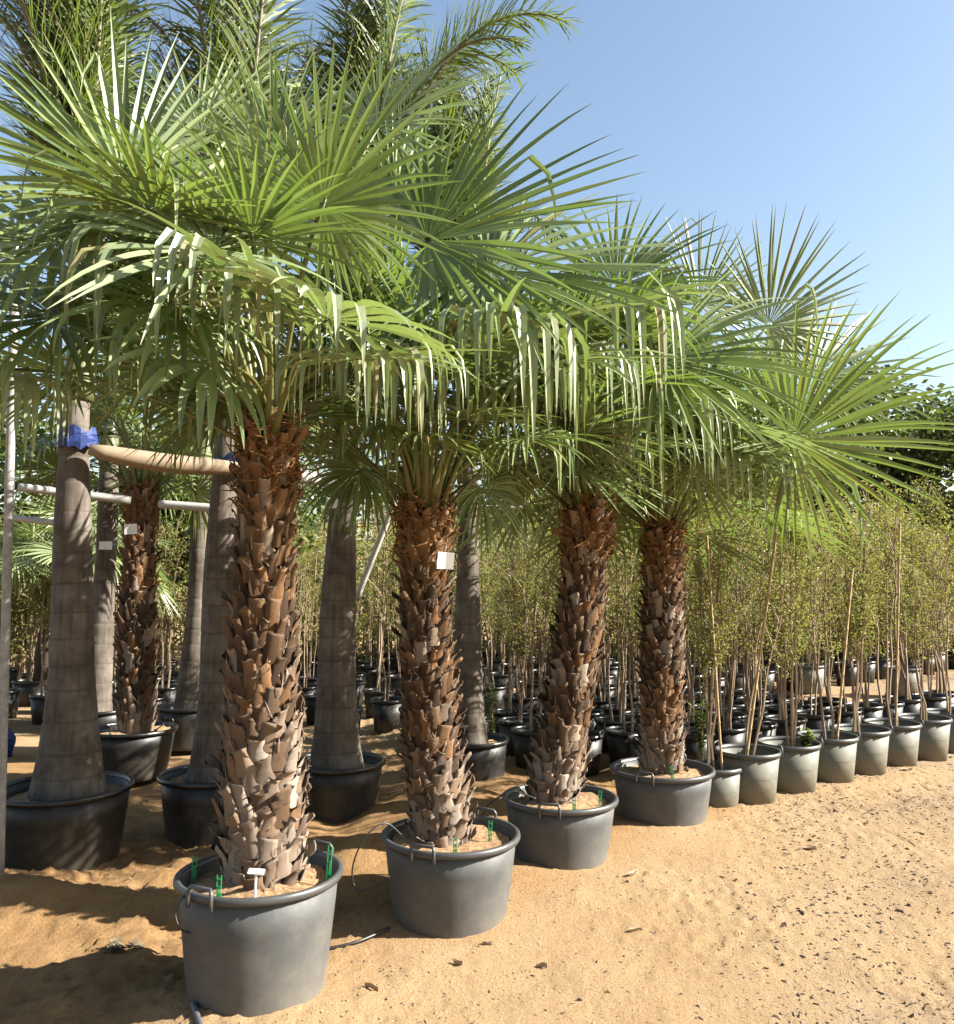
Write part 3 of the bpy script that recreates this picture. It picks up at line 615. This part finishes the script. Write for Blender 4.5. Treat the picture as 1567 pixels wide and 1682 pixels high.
# ------------------------------------------------------------------ saplings
STEMS, CROWNS = [], []
def sapling_meshes():
    for v in range(8):
        rng = random.Random(100 + v); mb = MB(); lf = MB(); H = 2.3; tips = []
        for s in range(rng.randint(2, 4)):
            x, y = rng.uniform(-.05, .05), rng.uniform(-.05, .05); dx, dy = rng.uniform(-.13, .13), rng.uniform(-.13, .13); h = H * rng.uniform(.75, 1.0)
            pts = [Vector((x + dx * t + rng.uniform(-.018, .018), y + dy * t + rng.uniform(-.018, .018), h * t)) for t in [i / 8 for i in range(9)]]
            tube(mb, pts, [.013 * (1 - .75 * i / 8) for i in range(9)], 5, cap=False)
            for b in range(rng.randint(13, 18)):
                t = rng.uniform(.3, 1) ** .9; k = min(7, int(t * 8)); q = pts[k].lerp(pts[k + 1], t * 8 - k); a = rng.uniform(0, 6.283); L = rng.uniform(.16, .42) * (1.2 - .5 * t)
                d = Vector((math.cos(a) * .5, math.sin(a) * .5, rng.uniform(.4, 1.1))).normalized(); bp = [q]
                for j in range(4):
                    d = (d + Vector((rng.uniform(-.2, .2), rng.uniform(-.2, .2), rng.uniform(-.1, .05)))).normalized(); bp.append(bp[-1] + d * L / 4)
                tube(mb, bp, [.006, .005, .004, .003, .0015], 3, cap=False); tips.append(bp)
        for bp in tips:
            for j in range(int(rng.randint(44, 68) * (.5, 1, .75, 1.1, .6, .9, .45, 1)[v])):
                k = rng.randint(0, 3); q = bp[k].lerp(bp[k + 1], rng.random()) + Vector((rng.gauss(0, .034), rng.gauss(0, .034), rng.gauss(0, .034)))
                a = rng.uniform(0, 6.283); d = Vector((math.cos(a), math.sin(a), rng.uniform(-.5, .6))).normalized(); sd = d.cross(Vector((rng.gauss(0, 1), rng.gauss(0, 1), rng.gauss(0, 1)))).normalized()
                L = rng.uniform(.014, .031); w = L * .33; r_ = rng.random()
                lf.add([q, q + d * L * .5 + sd * w, q + d * L, q + d * L * .5 - sd * w], [(0, 1, 2, 3)], seg=r_, tt=(1.0 if rng.random() < .2 else .3))
        STEMS.append(mb.mesh("stems", M['stem'])); CROWNS.append(lf.mesh("crown", M['leaf']))
sapling_meshes()
def sapling(loc, v, sc, rz, lean, label, group):
    root = link("sapling", None, None, loc); root.rotation_euler = (lean[0], lean[1], rz); root.scale = (sc * 1.0, sc * 1.0, sc)
    tag(root, label, "sapling", group)
    link("trunk", STEMS[v], root); link("crown", CROWNS[v], root); return root
def simple_pot_mesh(r, h, mat, n=24):
    mb = MB(); b = r * .80
    lathe(mb, [(b * .2, .0), (b, 0), (r * .98, h - .03), (r * 1.04, h - .03), (r * 1.06, h - .012), (r * 1.03, h), (r * .97, h), (r * .93, h - .06), (r * .1, h - .05)], n)
    return mb.mesh("plant_pot", mat, False)
EXTRAPOT = {}
def small_pot(name, loc, label, group, r=.19, h=.36, mat='potblack', handles=()):
    key = (round(r, 3), round(h, 3), mat)
    if key not in EXTRAPOT:
        mb = MB(); b = r * .8; hh = h
        lathe(mb, [(b * .2, .002), (b, 0), (r * .98, hh - .03), (r * .94, hh - .03), (r * .9, hh * .5)], 32)
        wall = mb.mesh("pot_wall", M[mat], True)
        mb = MB(); lathe(mb, [(r * .96, hh - .032), (r * 1.04, hh - .032), (r * 1.06, hh - .016), (r * 1.035, hh + .002), (r * .975, hh), (r * .95, hh - .02), (r * .96, hh - .032)], 32)
        rim = mb.mesh("rim", M['rim' if mat != 'potblack' else 'rimblack'], True)
        mb = MB(); lathe(mb, [(.001, hh - .07), (r * .5, hh - .08), (r * .92, hh - .085)], 20); soil = mb.mesh("soil", M['compost'], True)
        mb = MB(); hw = .045
        tube(mb, [(r * 1.06, -hw, hh - .03), (r * 1.06, -hw, hh + .02), (r * 1.03, -hw + .01, hh + .035), (r * 1.03, hw - .01, hh + .035), (r * 1.06, hw, hh + .02), (r * 1.06, hw, hh - .03)], .006, 6)
        EXTRAPOT[key] = (wall, rim, soil, mb.mesh("handle", M['rim' if mat != 'potblack' else 'rimblack'], True))
    w, ri, so_, hd = EXTRAPOT[key]
    root = link(name, None, None, loc); tag(root, label, "plant pot", group)
    link("pot_wall", w, root); link("rim", ri, root); link("soil", so_, root)
    for a in handles: link("handle", hd, root).rotation_euler = (0, 0, R(a))
    return root
rs = random.Random(77)
U, V, O = Vector((.8, .6, 0)), Vector((-.6, .8, 0)), Vector((2.05, 6.55, 0))
words = ["first", "second", "third", "fourth", "fifth", "sixth", "seventh", "eighth", "ninth", "tenth", "eleventh", "twelfth", "thirteenth", "fourteenth", "fifteenth", "sixteenth", "seventeenth", "eighteenth", "nineteenth", "twentieth"]
small_pot("plant_pot", (1.76, 6.44, .10), "small grey pot wedged against the tub of the last fan palm", "front row of small pots", .19, .34, 'potgreen', ())
for i in range(8):
    p = O + U * (.535 * i) + V * rs.uniform(-.02, .02); p.z = ground_z(p.x, p.y) - .015
    small_pot("plant_pot", p, "greenish grey pot, %s in the front row counted from the fan palms" % words[i], "front row of small pots", .232, .38, 'potgreen', (150 + rs.uniform(-15, 15), -20) if i < 5 else (150,))
    lean = [(0, .17), (-.03, .02), (0, .06), (.02, 0), (0, .05), (.04, -.03), (0, .05), (.03, -.04), (0, .06), (0, 0)][i]
    sapling(p + Vector((0, 0, .3)), i % 8, rs.uniform(.8, 1.1), rs.uniform(0, 6.28) if i not in (0,) else 0, lean,
            "slender sapling in the %s front row pot counted from the fan palms" % words[i], "front row of saplings")
sapling((1.76, 6.44, .40), 3, .95, 1.0, (0, .01), "upright sapling in the pot wedged against the last fan palm's tub", "front row of saplings")
# block behind
def where(p):
    u = 783.5 + F * p.x / p.y
    edges = [(60, "left of the pale trunk"), (250, "behind the shaded fan palm"), (440, "behind the biggest fan palm"), (560, "behind the thick ringed trunk"),
             (700, "just left of the tagged palm"), (840, "just right of the tagged palm"), (965, "behind the third palm"), (1095, "left of the last palm"),
             (1220, "just right of the last palm"), (1340, "over the first front pots"), (1460, "over the middle front pots"), (9999, "at the right edge")]
    for e, w in edges:
        if u < e: return w
def inview(p, m=60): u = 783.5 + F * p.x / p.y; return -m < u < 1567 + m
plan = []
for ri, v in enumerate((.95, 1.42, 1.9, 2.4, 2.9)):
    for k in range(-2, 14):
        u = k * .47 + .15 * (ri % 2)
        if u < -.3 + (.25 if v < 1.2 else -.1 * ri) or u > (5.2 if v < 1.2 else 3.6): continue
        p = O + U * u + V * v + Vector((rs.uniform(-.05, .05), rs.uniform(-.05, .05), 0))
        if inview(p): plan.append((p, ["second row", "third row", "fourth row", "fifth row", "sixth row"][ri], .19, .33, (rs.uniform(0, 360),)))
for ri in range(9):
    v = 3.6 + ri * 1.0
    for k in range(-18, 20):
        u = k * .68 + .3 * (ri % 2)
        p = O + U * u + V * v + Vector((rs.uniform(-.12, .12), rs.uniform(-.12, .12), 0))
        if p.y < 8.6 or not inview(p, 30) or p.y > 17: continue
        if p.x < -1.5 and p.y < 9.9: continue
        if len(plan) < 285: plan.append((p, "rear block" if ri < 3 else "farthest block", .2, .36, ()))
bins = {}
for e in sorted(plan, key=lambda e: e[0].x / e[0].y): bins.setdefault((e[1], where(e[0])), []).append(e)
for (row, w), L_ in bins.items():
    for j, (p, _, r, h, hd) in enumerate(L_):
        p.z = ground_z(p.x, p.y) - .01
        if 1 < len(L_) <= 20:
            pl = "black pot, %s, %s from the left of those %s" % (row, words[j], w); sl_ = "thin sapling, %s, %s from the left of those %s" % (row, words[j], w)
        else: pl = "black pot in the %s, %s" % (row, w); sl_ = "thin leafy sapling in the %s, %s" % (row, w)
        small_pot("plant_pot", p, pl, "black pots in the %s, %s" % (row, w), r, h, 'potblack', hd)
        sapling(p + Vector((0, 0, h - .06)), rs.randrange(8), rs.uniform(.72, 1.28), rs.uniform(0, 6.28), (rs.gauss(0, .04), rs.gauss(0, .04)), sl_, "saplings in the %s, %s" % (row, w))
# the growing field beyond: a mass of the same saplings, too far to count
th = MB(); ts_ = MB()
for i in range(330):
    y = rs.uniform(14.5, 21); x = rs.uniform(-.62 * y, .64 * y); z0 = ground_z(x, y); h = rs.uniform(2.3, 3.2)
    for _ in range(3): tube(ts_, [(x + rs.gauss(0, .1), y, z0), (x + rs.gauss(0, .2), y, z0 + h * .85)], [.016, .007], 4, cap=False)
    for j in range(420):
        q = Vector((x + rs.gauss(0, .26), y + rs.gauss(0, .26), z0 + h * (.1 + .9 * rs.random() ** .75)))
        a = rs.uniform(0, 6.283); d = Vector((math.cos(a), math.sin(a), rs.uniform(-.5, .6))).normalized(); sd = d.cross(Vector((rs.gauss(0, 1), rs.gauss(0, 1), rs.gauss(0, 1)))).normalized()
        L = rs.uniform(.06, .11); ww = L * .3; th.add([q, q + d * L * .5 + sd * ww, q + d * L, q + d * L * .5 - sd * ww], [(0, 1, 2, 3)], seg=rs.random(), tt=(1.0 if rs.random() < .1 else .3))
thick = th.build("sapling_thicket", M['leaf']); tag(thick, "far mass of olive green saplings closing off the nursery", "saplings", kind="stuff")
ts_.build("stems", M['stem'], thick)
for (uu, vv, dep, lab) in [(1484, 1108, 12.4, "lone grey pot standing on the bare path behind the front row"), (1327, 1100, 12.8, "pale grey pot in the shade of the rear rows")]:
    p = P(uu, vv, dep); p.z = ground_z(p.x, p.y); small_pot("plant_pot", p, lab, None, .24, .42, 'potgreen')
    sapling(p + Vector((0, 0, .36)), 2, 1.15, 2.0, (0, -.05), "sapling growing in the %s" % lab.split(" standing")[0].split(" in the")[0], None)

# ------------------------------------------------------------------ far trees
def far_tree(label, loc, h, cr, seed, nleaf=5200):
    rng = random.Random(seed); root = link("broadleaf_tree", None, None, loc); tag(root, label, "tree", "trees behind the nursery")
    mb = MB(); tube(mb, [Vector((0, 0, -.1)), Vector((.05, 0, h * .25)), Vector((-.05, .05, h * .5))], [.14, .1, .07], 8); cl = []
    for i in range(16):
        a = rng.uniform(0, 6.283); e = Vector((math.cos(a) * cr * rng.uniform(.3, .95), math.sin(a) * cr * rng.uniform(.3, .95), h * rng.uniform(.42, .97)))
        st = Vector((0, 0, h * rng.uniform(.25, .5))); m = (st + e) / 2 + Vector((0, 0, .3)); tube(mb, bez(st, m, e, 5), [.06, .045, .035, .025, .015, .006], 5, cap=False)
        for j in range(5): cl.append(e + Vector((rng.gauss(0, .35), rng.gauss(0, .35), rng.gauss(0, .28))) * cr * .5)
    mb.build("trunk", M['bark'], root, smooth=True); lf = MB()
    for i in range(nleaf):
        c = rng.choice(cl); q = c + Vector((rng.gauss(0, .22), rng.gauss(0, .22), rng.gauss(0, .17))) * cr * .55
        a = rng.uniform(0, 6.283); d = Vector((math.cos(a), math.sin(a), rng.uniform(-.6, .5))).normalized(); sd = d.cross(Vector((rng.gauss(0, 1), rng.gauss(0, 1), rng.gauss(0, 1)))).normalized()
        L = rng.uniform(.10, .19); w = L * .36
        lf.add([q, q + d * L * .5 + sd * w, q + d * L, q + d * L * .5 - sd * w], [(0, 1, 2, 3)], seg=rng.random(), tt=.3)
    lf.build("crown", M['tree'], root)
far_tree("dark leafy tree behind the blue wrapped trunk at the left edge", (-6.3, 12.5, .1), 4.9, 1.9, 21, 7000)
far_tree("dark leafy tree behind the shaded fan palm", (-3.9, 13.2, .1), 4.4, 1.7, 22, 6000)
far_tree("dark green broadleaf tree rising above the saplings at the right edge", (9.6, 20.5, .1), 6.4, 2.3, 11, 13000)
far_tree("dark broadleaf tree peeking above the last fan palm's leaf tips", (8.0, 22, .1), 6.7, 1.9, 12, 10000)
far_tree("dense low tree filling the right edge behind the saplings", (12.0, 21.5, .1), 5.9, 2.6, 13, 17000)
far_tree("shaded tree behind the saplings right of the last fan palm", (5.2, 21, .1), 5.0, 2.5, 14, 13000)
far_tree("shaded tree far behind the third fan palm", (2.0, 21.5, .1), 4.6, 2.5, 15, 6000)
far_tree("shaded tree far behind the tagged fan palm", (-1.4, 22, .1), 4.8, 2.5, 16, 6000)
far_tree("shaded tree far behind the biggest fan palm", (-5.0, 22, .1), 5.0, 2.6, 17, 6000)
far_tree("shaded tree far behind the blue wrapped trunk", (-9.0, 22, .1), 5.0, 2.8, 18, 6000)

# ------------------------------------------------------------------ supports, wraps, tags
def rod(name, label, cat, a, b, r, mat, n=12, prof=None, sag=0, group=None):
    a, b = Vector(a), Vector(b); k = 10; mb = MB()
    pts = [(b - a) * (i / k) + Vector((0, 0, -sag * math.sin(math.pi * i / k))) for i in range(k + 1)]
    tube(mb, pts, [r * (prof(i / k) if prof else 1) for i in range(k + 1)], n)
    return tag(mb.build(name, M[mat], None, a, smooth=True), label, cat, group)
o = rod("support_pole", "mottled white upright pole at the left edge of the nursery", "pole", P(0, 1425, 4.75) + Vector((0, 0, -.1)), P(26, 380, 4.75), .024, 'pole')
rod("padded_bar", "thick beige padded bar between the blue wrapped trunk and the next", "bar", P(146, 738, 5.38), P(392, 768, 5.86), .062, 'foam', 16, lambda t: .55 + .5 * math.sin(math.pi * t) ** .6, .03)
rod("support_pipe", "pale horizontal pipe running behind the pale trunk to the small fan palm", "pipe", P(30, 800, 7.0), P(215, 822, 7.3), .035, 'white')
rod("support_pipe", "pale horizontal pipe between the small fan palm and the biggest one", "pipe", P(262, 828, 7.3), P(395, 838, 7.3), .036, 'white')
rod("support_pipe", "thin white striped pipe at far left under the horizontal pipe", "pipe", P(15, 850, 8.0), P(100, 860, 8.0), .03, 'white')
rod("brace_pipe", "white diagonal brace pipe leaning between the thick ringed trunk and tagged palm", "pipe", P(652, 815, 7.0), P(585, 985, 7.2), .026, 'white')
rod("support_pipe", "short white pipe end beside the biggest fan palm's upper trunk", "pipe", P(484, 782, 5.8), P(545, 788, 6.1), .05, 'white')
rod("support_pipe", "pale pipe crossing behind the tagged fan palm's crown", "pipe", P(770, 828, 7.6), P(900, 838, 7.9), .022, 'white')
def wrap(label, c, r, h, seed):
    rng = random.Random(seed); mb = MB(); n = 20; rows = 6; vs_ = []
    for i in range(rows):
        for k in range(n):
            a = 2 * math.pi * k / n; rr = r * (1.06 + .13 * rng.random()) * (1 if 0 < i < rows - 1 else .99); vs_.append((rr * math.cos(a), rr * math.sin(a), h * (i / (rows - 1) - .5) + rng.uniform(-.03, .03) * (1 if i in (0, rows - 1) else .4)))
    mb.add(vs_, [(i * n + k, i * n + (k + 1) % n, (i + 1) * n + (k + 1) % n, (i + 1) * n + k) for i in range(rows - 1) for k in range(n)])
    tag(mb.build("trunk_wrap", M['blue'], None, c), label, "wrap")
wrap("crumpled bright blue cloth wrapped round the thick pale trunk", P(126, 722, 5.5), .112, .11, 1)
wrap("blue wrap at the inner end of the beige padded bar", P(384, 765, 5.98), .13, .1, 2)
def card(name, label, c, w, h, yaw, tilt, roll=0, mat='paper', th=.002):
    mb = MB(); k = 4; vs_ = []; 
    for s in (0, 1):
        for j in range(2):
            for i in range(k + 1):
                x = (i / k - .5) * w; vs_.append((x, s * th - .05 * w * math.cos(math.pi * i / k * 2) , (j - .5) * h))
    m = k + 1; fs_ = []
    for i in range(k):
        fs_ += [(i, i + 1, m + i + 1, m + i), (2 * m + i, 3 * m + i, 3 * m + i + 1, 2 * m + i + 1), (i, 2 * m + i, 2 * m + i + 1, i + 1), (m + i, m + i + 1, 3 * m + i + 1, 3 * m + i)]
    mb.add(vs_, fs_); o = mb.build(name, M[mat], None, c); o.rotation_euler = (tilt, roll, yaw); return tag(o, label, "label")
card("paper_tag", "white paper tag tied to the second fan palm's upper trunk", P(732, 921, 4.31), .085, .085, .25, .12, .06)
card("paper_tag", "small white tag on the shaded fan palm's upper trunk", P(215, 869, 7.42), .11, .09, 0, .05, -.05)
card("paper_tag", "white tag on the dark trunk beside the shaded fan palm", P(174, 896, 8.42), .13, .08, 0, .0)
card("paper_tag", "pale label strip near the top of the thick ringed trunk", P(546, 827, 6.28), .09, .07, -.3, .0)
def stake(label, c, h, lean, seed):
    rng = random.Random(seed); mb = MB()
    tube(mb, [(-.007, 0, -.04), (-.006 + lean, 0, h)], [.0028, .0022], 5); tube(mb, [(.008, 0, -.04), (.010 + lean, .003, h * .97)], [.0028, .0022], 5)
    tube(mb, [(0, .002, -.02), (.002 + lean, 0, h * .55)], [.003, .003], 5)
    for t in (.15, .5, .82): box(mb, (lean * t + .001, 0, h * t), (.017, .005, .006))
    tag(mb.build("drip_stake", M['green'], None, c), label, "stake", "green drip stakes")
def soil_pt(i, dx, dy): return POTS[i] + Vector((dx, dy, -.03))
stake("tall green drip stake at the right rim of the nearest tub", soil_pt(0, .29, -.02), .14, .008, 1)
stake("green drip stake in the nearest tub beside its front handle", soil_pt(0, -.1, -.25), .095, 0, 2)
stake("green drip stake at the shaded left rim of the nearest tub", soil_pt(0, -.28, .0), .09, 0, 12)
stake("green drip stake at the front of the tagged palm's tub", soil_pt(1, .03, -.25), .075, 0, 3)
stake("green drip stake right of the trunk in the tagged palm's tub", soil_pt(1, .2, .0), .085, 0.004, 4)
stake("green drip stake at the front of the third palm's tub", soil_pt(2, .06, -.24), .075, 0, 5)
stake("green drip stake right of the third palm's trunk", soil_pt(2, .24, -.03), .07, 0, 6)
stake("green drip stake in the last fan palm's tub", soil_pt(3, .02, -.24), .09, -.006, 7)
mb = MB(); c0 = soil_pt(0, .05, -.28); tube(mb, [(0, 0, -.03), (.004, 0, .115)], .005, 6); box(mb, (.006, -.004, .118), (.062, .03, .005), Matrix.Rotation(.35, 3, 'X') @ Matrix.Rotation(.08, 3, 'Y'))
tag(mb.build("plant_label", M['paper'], None, c0), "white T shaped plant label stuck in the nearest tub's soil", "label")

# ------------------------------------------------------------------ hoses
def smooth_path(pts, n=8):
    pts = [Vector(p) for p in pts]; out = []
    for i in range(len(pts) - 1):
        p0, p1, p2, p3 = pts[max(i - 1, 0)], pts[i], pts[i + 1], pts[min(i + 2, len(pts) - 1)]
        for k in range(n):
            t = k / n; out.append(.5 * ((2 * p1) + (p2 - p0) * t + (2 * p0 - 5 * p1 + 4 * p2 - p3) * t * t + (3 * p1 - p0 - 3 * p2 + p3) * t ** 3))
    out.append(pts[-1]); return out
def hose(label, pts, r, mat):
    pts = smooth_path(pts); o = pts[0].copy(); mb = MB(); tube(mb, [p - o for p in pts], r, 8)
    tag(mb.build("drip_hose", M[mat], None, o, smooth=True), label, "hose")
def gp(u, v, dep, lift=.0):
    p = P(u, v, dep); p.z = surf_z(p.x, p.y) + lift * .35; return p
hose("black drip tube arching out of the tagged palm's tub", [P(660, 1372, 4.3), P(632, 1352, 4.25), P(600, 1375, 4.2), P(580, 1420, 4.2), P(582, 1455, 4.2), P(600, 1462, 4.15), P(640, 1440, 4.12)], .0042, 'hose')
hose("black drip line lying on the sand between the first two tubs", [gp(480, 1500, 4.05, .03), gp(545, 1480, 4.1, .035), gp(590, 1465, 4.15, .04), gp(640, 1445, 4.28, .05)], .008, 'hose')
hose("thin black drip loop at the left side of the nearest tub", [P(325, 1455, 3.5), P(300, 1475, 3.42), P(288, 1500, 3.4), P(296, 1525, 3.4), P(312, 1532, 3.45)], .004, 'hose')
hose("grey hose running out from under the nearest tub towards the camera", [gp(318, 1605, 3.5, .03), gp(335, 1628, 3.33, .035), gp(355, 1648, 3.22, .03), gp(378, 1672, 3.1, .025), gp(398, 1700, 2.98, .02), gp(420, 1740, 2.8, .02)], .0125, 'hosegrey')
hose("black drip tube at the left rim of the third palm's tub", [P(880, 1312, 5.0), P(845, 1300, 5.0), P(822, 1308, 5.0), P(800, 1325, 5.05), P(792, 1345, 5.1)], .005, 'hose')

# ------------------------------------------------------------------ debris, weeds
rd = random.Random(9)
mb = MB()
for i in range(46000):
    y = 2.7 + (rd.random() ** 1.4) * 6.5; x = rd.uniform(-2.2, .62 * y + .2)
    if x < -.9 + (y - 3.7) and rd.random() < .75: continue
    if x < .3 * y and rd.random() < .5: continue
    if float(vnoise(np.array(x * 1.1 + y * .7), np.array(y * 1.8 - x * 1.1), 12)) < rd.uniform(.1, .6): continue
    if any((x - q.x) ** 2 + (y - q.y) ** 2 < .1 for q in POTS): continue
    s = rd.uniform(.002, .0062) * (1.45 if x > .33 * y and rd.random() < .5 else 1) * (1.7 if rd.random() < .03 else 1); a = rd.uniform(0, 6.283); z = ground_z(x, y)
    zz = surf_z(x, y)
    l, w, h = s * rd.uniform(1, 2.6), s * rd.uniform(.5, 1), s * rd.uniform(.3, .8); ca, sa = math.cos(a), math.sin(a); vs_ = []
    for (px, py, pz) in ((-1, -.6, 0), (.8, -1, 0), (1, .7, 0), (-.7, 1, 0), (-.5, -.4, 1), (.5, -.5, .8), (.6, .4, 1), (-.4, .5, .9)):
        px *= l * rd.uniform(.7, 1.2); py *= w * rd.uniform(.7, 1.2); vs_.append((x + px * ca - py * sa, y + px * sa + py * ca, zz - .003 + pz * h * 1.4))
    mb.add(vs_, [(0, 1, 5, 4), (1, 2, 6, 5), (2, 3, 7, 6), (3, 0, 4, 7), (4, 5, 6, 7)])
tag(mb.build("gravel", M['chip']), "dark bark chips and grit scattered over the sunlit sand", "gravel", kind="stuff")
def dryleaf(label, u, v, L, w, az, seed, name="dry_leaf", mat='dry'):
    rng = random.Random(seed); d = ray(u, v); t = -CAM_Z / d.z; p = Vector((0, 0, CAM_Z)) + d * t
    for _ in range(4): t = (surf_z(p.x, p.y) - CAM_Z) / d.z; p = Vector((0, 0, CAM_Z)) + d * t
    mb = MB(); vs_ = []; n = 6
    for i in range(n + 1):
        q = i / n; ww = w * math.sin(math.pi * min(.97, q * .95 + .05)) ** .7; zc = .002 + .007 * math.sin(q * 2.6 + seed) ** 2
        vs_ += [((q - .5) * L, -ww, zc + .012), ((q - .5) * L, 0, zc), ((q - .5) * L, ww, zc + .014), ((q - .5) * L, 0, zc - .004)]
    fs_ = []
    for i in range(n):
        for j in range(4): fs_.append((i * 4 + j, i * 4 + (j + 1) % 4, i * 4 + 4 + (j + 1) % 4, i * 4 + 4 + j))
    mb.add(vs_, fs_); o = mb.build(name, M[mat], None, p); o.rotation_euler = (0, 0, R(az)); tag(o, label, "dry leaf")
dryleaf("dry grey leaf scrap lying on the sand at the left edge", 40, 1508, .28, .03, 8, 1)
dryleaf("small curled pale dry leaf on the sand right of the third palm's tub", 1040, 1437, .07, .012, 40, 2)
dryleaf("pale dry leaf on the open sand in front of the third palm", 1045, 1530, .07, .011, 10, 3)
dryleaf("dark dry leaf on the open sand below the tagged palm's tub", 800, 1553, .045, .008, -5, 4)
dryleaf("brown curled scrap on the sand in the lower middle", 752, 1585, .05, .008, -35, 5)
dryleaf("brown curled scrap right of the lower middle", 890, 1590, .05, .008, -20, 6)
dryleaf("thin dark twig like scrap at the bottom middle", 610, 1625, .07, .004, -30, 7)
dryleaf("reddish dry scrap on the far sand by the front row pots", 1490, 1266, .09, .025, 5, 8)
dryleaf("pale flake on the sunlit sand near the right edge", 1330, 1396, .08, .02, -15, 9)
def weed(label, loc, h, n, seed, spread=.1, mat='weed', cat="weed"):
    rng = random.Random(seed); root = link("leafy_weed", None, None, loc); tag(root, label, cat); st = MB(); lf = MB()
    for s in range(n):
        a = rng.uniform(0, 6.283); tip = Vector((math.cos(a) * spread * rng.random(), math.sin(a) * spread * rng.random(), h * rng.uniform(.6, 1))); pts = bez(Vector((rng.uniform(-.02, .02), rng.uniform(-.02, .02), -.03)), Vector((0, 0, h * .5)), tip, 5)
        tube(st, pts, [.004, .0035, .003, .0025, .002, .001], 4, cap=False)
        for j in range(34):
            k = rng.randint(1, 4); q = pts[k].lerp(pts[k + 1], rng.random()); b = rng.uniform(0, 6.283); d = Vector((math.cos(b), math.sin(b), rng.uniform(-.1, .7))).normalized(); sd = d.cross(Vector((0, 0, 1))).normalized(); L = rng.uniform(.03, .055); w = L * .3
            lf.add([q, q + d * L * .5 + sd * w, q + d * L, q + d * L * .5 - sd * w], [(0, 1, 2, 3)], seg=rng.random(), tt=.3)
    st.build("stem", M['stem'], root); lf.build("leaves", M[mat], root)
q = P(1152, 1235, 6.5); weed("bright green leafy shoot between the last fan palm and the small pots", (q.x, q.y, q.z - .1), .55, 9, 1)
p = O + U * .535; weed("low green weed growing in the second front row pot", (p.x + .1, p.y - .02, p.z + .44), .2, 8, 2, .1)
q = P(808, 1190, 7.9); weed("tall leafy green shoot behind the tagged fan palm's tub", (q.x, q.y, ground_z(q.x, q.y)), .75, 10, 3, .12)
q = P(185, 1512, 4.12); weed("withered sprig lying on the sand left of the nearest tub", (q.x, q.y, surf_z(q.x, q.y) - .005), .06, 2, 4, .14, 'pinnadry')

def cane(label, a, b, r=.009):
    a, b = Vector(a), Vector(b); k = 12; mb = MB(); pts, rr = [], []
    for i in range(k + 1):
        for o_, m_ in ((-.004, 1), (0, 1.25), (.004, 1)):
            t = i / k + o_
            if 0 <= t <= 1: pts.append((b - a) * t); rr.append(r * m_)
    tube(mb, pts, rr, 7); tag(mb.build("bamboo_cane", M['cane'], None, a, smooth=True), label, "cane", "bamboo canes")
cane("upright bamboo cane in the pot wedged against the last fan palm's tub", (1.80, 6.38, .3), P(1161, 880, 6.38))
b0 = O + Vector((-.05, -.05, .4)); cane("bamboo cane leaning right out of the first front row pot", b0, P(1275, 875, 6.5), .011)
b0 = O + U * 1.07 + Vector((.05, -.03, .4)); cane("bamboo cane leaning right out of the third front row pot", b0, P(1400, 935, 7.2), .011)
b0 = O + U * 2.14 + Vector((0, -.03, .4)); cane("nearly upright bamboo cane in the fifth front row pot", b0, P(1478, 860, 7.8), .01)

rb = random.Random(31); mb = MB(); n_, m_ = 14, 8; vs_ = []                      # crumpled bag half hidden by the pole
for i in range(m_ + 1):
    for k_ in range(n_):
        a, b = 2 * math.pi * k_ / n_, math.pi * (i / m_ - .5); r_ = .13 * rb.uniform(.7, 1.2)
        vs_.append((r_ * math.cos(a) * math.cos(b) * .8, r_ * math.sin(a) * math.cos(b), .12 + r_ * math.sin(b) * 1.1))
mb.add(vs_, [(i * n_ + k_, i * n_ + (k_ + 1) % n_, (i + 1) * n_ + (k_ + 1) % n_, (i + 1) * n_ + k_) for i in range(m_) for k_ in range(n_)])
q = P(8, 1165, 8.6); q.z = ground_z(q.x, q.y)
tag(mb.build("plastic_bag", M['blue'], None, q), "crumpled blue plastic bag on the sand at the far left edge", "bag")
